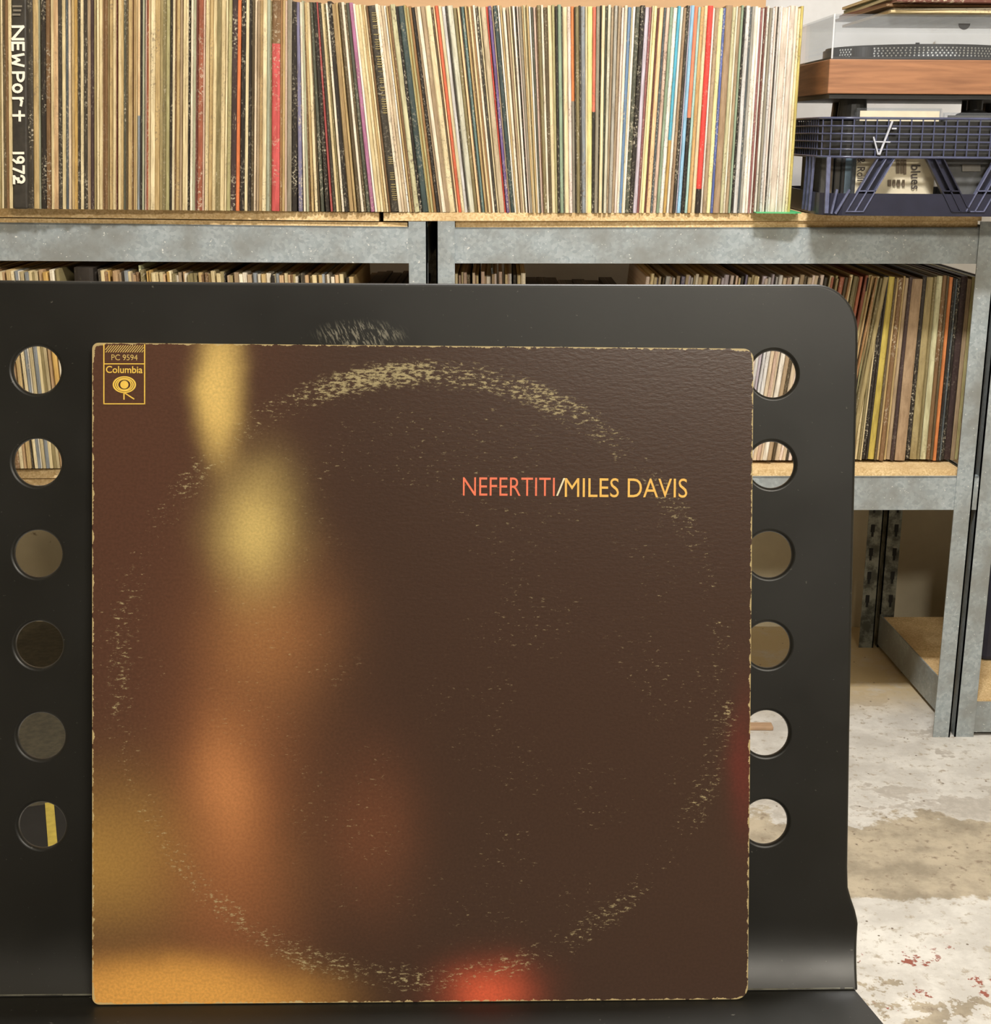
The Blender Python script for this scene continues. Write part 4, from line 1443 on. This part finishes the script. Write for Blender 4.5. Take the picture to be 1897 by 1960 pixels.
def cover_text(body, name, mat, xl_, xr_, yt, yb_, bold=0.0, skew=0.0):
    me = text_mesh(body, bold)
    xs = [v.co.x for v in me.vertices]
    ys = [v.co.y for v in me.vertices]
    a0, a1, b0, b1 = min(xs), max(xs), min(ys), max(ys)
    u0, v0 = cov(xl_, yb_)
    u1, v1 = cov(xr_, yt)
    for v in me.vertices:
        fu = (v.co.x - a0) / (a1 - a0)
        fv = (v.co.y - b0) / (b1 - b0)
        v.co = (u0 + (u1 - u0) * fu, v0 + (v1 - v0) * fv, 0.00025)
    me.materials.clear()
    me.materials.append(mat)
    o = bpy.data.objects.new(name, me)
    C.objects.link(o)
    o.parent = album
    return o


cover_text('NEFERTITI', 'title_lettering', M['red_print'], 886, 1062, 914.5, 948.5, -0.004)
cover_text('MILES DAVIS', 'artist_lettering', M['amber_print'], 1081, 1315.5, 916, 951.5, -0.002)
a, b_ = cov(1064.5, 949), cov(1082, 915)
sl = MB()
wd = 0.0009
sl.hexa([(a[0], a[1], 0), (a[0] + wd, a[1], 0), (a[0] + wd, a[1], .00025), (a[0], a[1], .00025), (b_[0] - wd, b_[1], 0), (b_[0], b_[1], 0), (b_[0], b_[1], .00025), (b_[0] - wd, b_[1], .00025)])
local_mesh(sl, 'slash', M['cream_print'], album)
# label block in the corner
cover_text('PC 9594', 'catalogue_number', M['gold2'], 213.5, 263.5, 679, 689.5, 0.0)
cover_text('Columbia', 'label_lettering', M['gold'], 203.0, 273.0, 701, 714, 0.012)
fb = MB()


def fbar(xa, ya, xb, yb, w=0.00048):
    a, b = cov(xa, ya), cov(xb, yb)
    fb.bar((a[0], a[1], .00015), (b[0], b[1], .00015), w, .0003, side=(0, 0, 1))


fbar(199, 659, 199, 774)
fbar(277, 659, 277, 774)
fbar(198, 773, 278, 773)
fbar(199, 696.5, 277, 696.5)
local_mesh(fb, 'label_frame', M['gold'], album)
fb = MB()
for i in range(17):
    xx = 198 + i * 4.6
    x_b, x_t, y_b, y_t = xx, xx + 11, 674.5, 661.0
    if x_t > 275:
        f = (275 - x_b) / 11
        x_t, y_t = 275, y_b + (y_t - y_b) * f
    if x_b < 202:
        f = (202 - x_b) / (xx + 11 - x_b)
        y_b, x_b = 674.5 + (661 - 674.5) * f, 202
    fbar(x_b, y_b, x_t, y_t, 0.00032)
local_mesh(fb, 'label_hatching', M['gold2'], album)


def ellipse_ring(mb, cx, cy, rx, ry, w, n=48):
    for i in range(n):
        a0, a1 = 2 * math.pi * i / n, 2 * math.pi * (i + 1) / n
        q_ = []
        for (a_, k_) in ((a0, 0), (a1, 0), (a1, 1), (a0, 1)):
            u_, v_ = cov(cx + (rx - w * k_) * math.cos(a_), cy + (ry - w * k_ * ry / rx) * math.sin(a_))
            q_.append((u_, v_, 0.0003))
        s0 = len(mb.v)
        mb.v += [Vector(p_) for p_ in q_]
        mb.f.append((s0, s0 + 1, s0 + 2, s0 + 3) if False else (s0 + 3, s0 + 2, s0 + 1, s0))


em = MB()
ellipse_ring(em, 238.3, 736.3, 22.4, 16.2, 3.2)
ellipse_ring(em, 238.3, 736.3, 18.0, 13.2, 2.6)
ellipse_ring(em, 238.3, 736.3, 14.2, 11.4, 2.6)
s0 = len(em.v)
for i in range(32):
    u_, v_ = cov(238.3 + 7.8 * math.cos(2 * math.pi * i / 32), 736.3 - 7.8 * math.sin(2 * math.pi * i / 32))
    em.v.append(Vector((u_, v_, 0.0003)))
em.f.append(tuple(s0 + i for i in range(32)))
fb = em
fbar(237.5, 751, 237.5, 765, 0.00055)
fbar(238.5, 752, 257, 764, 0.00055)
local_mesh(em, 'label_emblem', M['gold'], album)

# ------------------------------------------------------------------ black chair with round-holed back
bot_mid = org + U * SIDE / 2
ZSEAT = (org + U * SIDE / 2).z - 0.0005
sn = (Vector((0, 1, 0)) - U * U.y).normalized()           # seat runs level towards the back
seat_n = U.cross(sn).normalized()
if seat_n.z < 0:
    seat_n = -seat_n
seat_p = org - V * 0.0006
crease = on_plane(1000, 1899, seat_p, seat_n)
# back panel plane: touches the sleeve's back at the top, stands behind the crease at the foot
R_ARC = 0.026
p_top = org + U * SIDE / 2 + V * SIDE - Nn * 0.0062
dvec = (crease - Nn * 0.0085)
vdir = (p_top - dvec)
vdir = (vdir - U * vdir.dot(U)).normalized()
bn = U.cross(vdir).normalized()                            # faces the camera
bpt = p_top
scr_p = on_plane(690, 642, bpt, bn)
bl_org = on_plane(-84, 1770, bpt, bn)


def bk(x, y):
    p_ = on_plane(x, y, bpt, bn) - bl_org
    return (p_.dot(U), p_.dot(vdir))


SCR = (*bk(690, 641), 0)
M['black'] = mat_black_metal()
chair = bpy.data.objects.new('chair', None)
C.objects.link(chair)
chair.location = (crease.x, crease.y - 0.16, 0)
OFF['chair'] = Vector(chair.location)
tag(chair, 'black metal chair with round-holed backrest holding the leaning sleeve', 'chair')
# outline of the panel, in photo columns/rows
right = [(1637, 1770), (1636, 1762), (1632, 1745), (1624, 1722), (1618, 1700), (1617, 1660), (1621, 1400), (1629, 1000), (1637, 660)]
rc_ = [(1560 + 77 * math.cos(math.radians(a_)), 636 - 86 * math.sin(math.radians(a_))) for a_ in range(6, 91, 7)]
topedge = [(1400, 550.5), (1000, 549.5), (700, 548), (400, 546), (60, 543)]
lc = [(-12 - 74 * math.cos(math.radians(a_)), 628 - 86 * math.sin(math.radians(a_))) for a_ in range(90, 5, -7)]
left = [(-85, 660), (-80, 1000), (-74, 1400), (-70, 1660), (-70, 1700), (-76, 1722), (-82, 1745), (-84, 1762), (-84, 1770)]
t0 = on_plane(776, 1770, bpt, bn)
a_s = (crease - t0).dot(-vdir)
a_n = (crease - t0).dot(bn)


def bend(f):
    return -a_s * f, a_n * f ** 2.2


ARC = [0.0]
for i in range(1, 111):
    p0_, p1_ = bend((i - 1) / 100), bend(i / 100)
    ARC.append(ARC[-1] + math.dist(p0_, p1_))
SLEN = ARC[106]


def bend_s(s_):
    s_ = min(max(s_, 0.0), SLEN)
    i = 0
    while i < 108 and ARC[i + 1] < s_:
        i += 1
    f = (i + (s_ - ARC[i]) / max(1e-9, ARC[i + 1] - ARC[i])) / 100
    v_, w_ = bend(f)
    tv, tw_ = -a_s, a_n * 2.2 * max(f, 1e-6) ** 1.2
    l_ = math.hypot(tv, tw_)
    return v_, w_, tw_ / l_, -tv / l_      # position, then normal (v, w)


def u_of(x, y, p0, n):
    return (on_plane(x, y, p0, n) - org).dot(U)


uR0, uL0 = u_of(1637, 1897, crease, seat_n), u_of(-84, 1897, crease, seat_n)
du_ = (bl_org - org).dot(U)
outline = [bk(*p_) for p_ in right + rc_ + topedge + lc + left] + [(uL0 - du_, -SLEN), (uR0 - du_, -SLEN)]
holesL = [(70, 708), (71, 885), (72.5, 1060), (74.5, 1234), (78.5, 1409), (80, 1580)]
holesR = [(1481, 716), (1477, 890), (1473, 1062), (1470, 1235), (1467, 1404), (1465, 1574)]
cu = bpy.data.curves.new('backrest', 'CURVE')
cu.dimensions = '2D'
cu.fill_mode = 'BOTH'
cu.extrude = 0.0005
cu.bevel_depth = 0.0016
cu.bevel_resolution = 3
BD = cu.bevel_depth


def spl(pts):
    s_ = cu.splines.new('POLY')
    s_.points.add(len(pts) - 1)
    for i, (x, y) in enumerate(pts):
        s_.points[i].co = (x, y, 0, 1)
    s_.use_cyclic_u = True


spl(outline)
for (hx, hy) in holesL + holesR:
    cx, cy = bk(hx, hy)
    r = 45.0 * 0.685 / FPX + BD
    spl([(cx + r * math.cos(2 * math.pi * i / 48), cy + r * math.sin(2 * math.pi * i / 48)) for i in range(48)])
tmp = bpy.data.objects.new('tmp', cu)
C.objects.link(tmp)
bpy.context.view_layer.update()
bme = bpy.data.meshes.new_from_object(tmp.evaluated_get(bpy.context.evaluated_depsgraph_get()))
bpy.data.objects.remove(tmp)
bme.name = 'backrest'
import bmesh
bm_ = bmesh.new()
bm_.from_mesh(bme)
for i in range(16):
    g_ = bm_.verts[:] + bm_.edges[:] + bm_.faces[:]
    bmesh.ops.bisect_plane(bm_, geom=g_, plane_co=(0, -SLEN * i / 15.5, 0), plane_no=(0, 1, 0))
for v_ in bm_.verts:
    if v_.co.y < 0:
        pv, pw, nv, nw = bend_s(-v_.co.y)
        v_.co = (v_.co.x, pv + nv * v_.co.z, pw + nw * v_.co.z)
for f_ in bm_.faces:
    if f_.calc_center_median().y < 0.0005:
        f_.smooth = True
bm_.to_mesh(bme)
bm_.free()
bme.materials.clear()
bme.materials.append(M['black'])
back = bpy.data.objects.new('backrest', bme)
C.objects.link(back)
back.parent = chair
Bm = Matrix((U, vdir, bn)).transposed().to_4x4()
Bm.translation = bl_org - bn * 0.0019 - chair.location
back.matrix_local = Bm

# rolled rim along the top and round the upper corners
rim_px = [(1628, 900), (1629, 760), (1630, 660)] + [(1560 + 70 * math.cos(math.radians(a_)), 637 - 79 * math.sin(math.radians(a_))) for a_ in range(4, 91, 6)] \
    + [(1400, 558), (1000, 557), (700, 555.5), (400, 553.5), (60, 550.5)] + [(-12 - 67 * math.cos(math.radians(a_)), 629 - 79 * math.sin(math.radians(a_))) for a_ in range(90, 3, -6)] + [(-78, 660), (-77, 760), (-75, 900)]
n_rim = len(rim_px)
rr_rim = [0.0026 * min(1.0, 0.25 + 0.3 * min(i, n_rim - 1 - i)) for i in range(n_rim)]
MB().tube([on_plane(x_, y_ - 3, bpt, bn) - bn * 0.0025 for x_, y_ in rim_px], rr_rim, 14).build('rolled_rim', simple('glossy_black_enamel', (24, 23, 20), 0.22, var=0.2, scale=50), chair, smooth=True)

# seat: a sheet running from the crease towards the viewer, flaring slightly
fwd = -sn
seat_len = 0.30
uR1 = u_of(1690, 1960, crease, seat_n)
flare = (uR1 - uR0) / max(1e-4, (on_plane(1690, 1960, crease, seat_n) - on_plane(1637, 1897, crease, seat_n)).dot(fwd))
vv = []
NU = 12
for i in range(10):
    dd = seat_len * i / 9
    fl_ = flare * min(dd, 0.035) + 0.05 * max(0, dd - 0.035)
    base = crease - U * (crease - org).dot(U) + fwd * dd
    for j in range(NU + 1):
        vv.append(base + U * (uL0 - fl_ + (uR0 - uL0 + 2 * fl_) * j / NU) - chair.location)
me = bpy.data.meshes.new('seat')
me.from_pydata([tuple(v) for v in vv], [], [(i * (NU + 1) + j, (i + 1) * (NU + 1) + j, (i + 1) * (NU + 1) + j + 1, i * (NU + 1) + j + 1) for i in range(9) for j in range(NU)])
me.materials.append(M['black'])
seat = bpy.data.objects.new('seat', me)
C.objects.link(seat)
seat.parent = chair
md = seat.modifiers.new('thickness', 'SOLIDIFY')
md.thickness = 0.0022
md.offset = -1
# rubbed bare line along the crease
random.seed(11)
b = MB()
uu = uL0 + 0.002
while uu < uR0 - 0.002:
    L = random.uniform(0.004, 0.022)
    e_ = min(uu + L, uR0 - 0.001)
    c0 = crease - U * (crease - org).dot(U)
    hh = random.uniform(0.00012, 0.00032)
    b.bar(c0 + U * uu + Vector((0, -0.0006, 0.0010)), c0 + U * e_ + Vector((0, -0.0006, 0.0010)), hh * 2, 0.0006, side=(0, 0, 1))
    uu = e_ + (random.uniform(0.0, 0.003) if random.random() < 0.4 else 0.0)
b.build('worn_crease', simple('bare_worn_steel', (120, 118, 104), 0.5, 0.2, var=0.4, scale=90), chair)
# legs and stretchers under the seat
for sx in (0, 1):
    for sy in (0, 1):
        uu = (uL0 + 0.03) if sx == 0 else (uR0 - 0.03)
        c0 = crease - U * (crease - org).dot(U) + U * uu + fwd * (0.012 if sy == 0 else seat_len - 0.02)
        b = MB()
        b.tube([(c0.x, c0.y, c0.z - 0.004), (c0.x, c0.y + (0.0 if sy == 0 else -0.01), 0.012)], 0.011, 12)
        lg = b.build('leg', M['black'], chair, smooth=True)
        MB().cyl((c0.x, c0.y + (0.0 if sy == 0 else -0.01), 0), 0.015, 0.0, 0.014, 14).build('foot_cap', M['charcoal'], lg)
c0 = crease - U * (crease - org).dot(U)
for dd in (0.012, seat_len - 0.024):
    a_, b2_ = c0 + U * (uL0 + 0.03) + fwd * dd, c0 + U * (uR0 - 0.03) + fwd * dd
    MB().tube([(a_.x, a_.y, 0.22), (b2_.x, b2_.y, 0.22)], 0.008, 10).build('stretcher', M['black'], chair, smooth=True)

# ------------------------------------------------------------------ things glimpsed through the holes
o = MB().box((-1.75, 1.60, 0.0), (-0.42, 2.94, 0.004)).build('dark_floor_sheet', M['sheet_dark'], bevel=0.001)  # invented dark sheet that makes the floor dark behind the left holes
tag(o, 'added dark brown sheet over the floor under the left shelf unit', 'mat')
ys_ = at_z(98, 1580, 0.12)
case = thing('equipment_case', (ys_.x, ys_.y, 0.0045), 'black case with yellow stripe on the floor, through the lowest left hole', 'case')
yaw = math.atan2(-ys_.x, ys_.y)
case.rotation_euler = (0, 0, yaw)
OFF[case.name] = Vector((0, 0, 0))
far = 0.075
MB().box((-0.40, -0.30, 0.0), (0.16, far, 0.115)).build('body', M['blackcase'], case, bevel=0.006)
MB().box((-0.006, -0.297, 0.1135), (0.006, far - 0.004, 0.1165)).build('edging', M['yellow_edge'], case)
p_ = at_z(1462, 1382, 0.012)
b = MB().box((p_.x - 0.10, p_.y - 0.012, 0.0), (p_.x + 0.016, p_.y + 0.010, 0.008))
tag(b.build('timber_offcut', M['offcut'], None, bevel=0.002), 'small timber offcut on the floor, seen through a right-hand hole', 'wood')
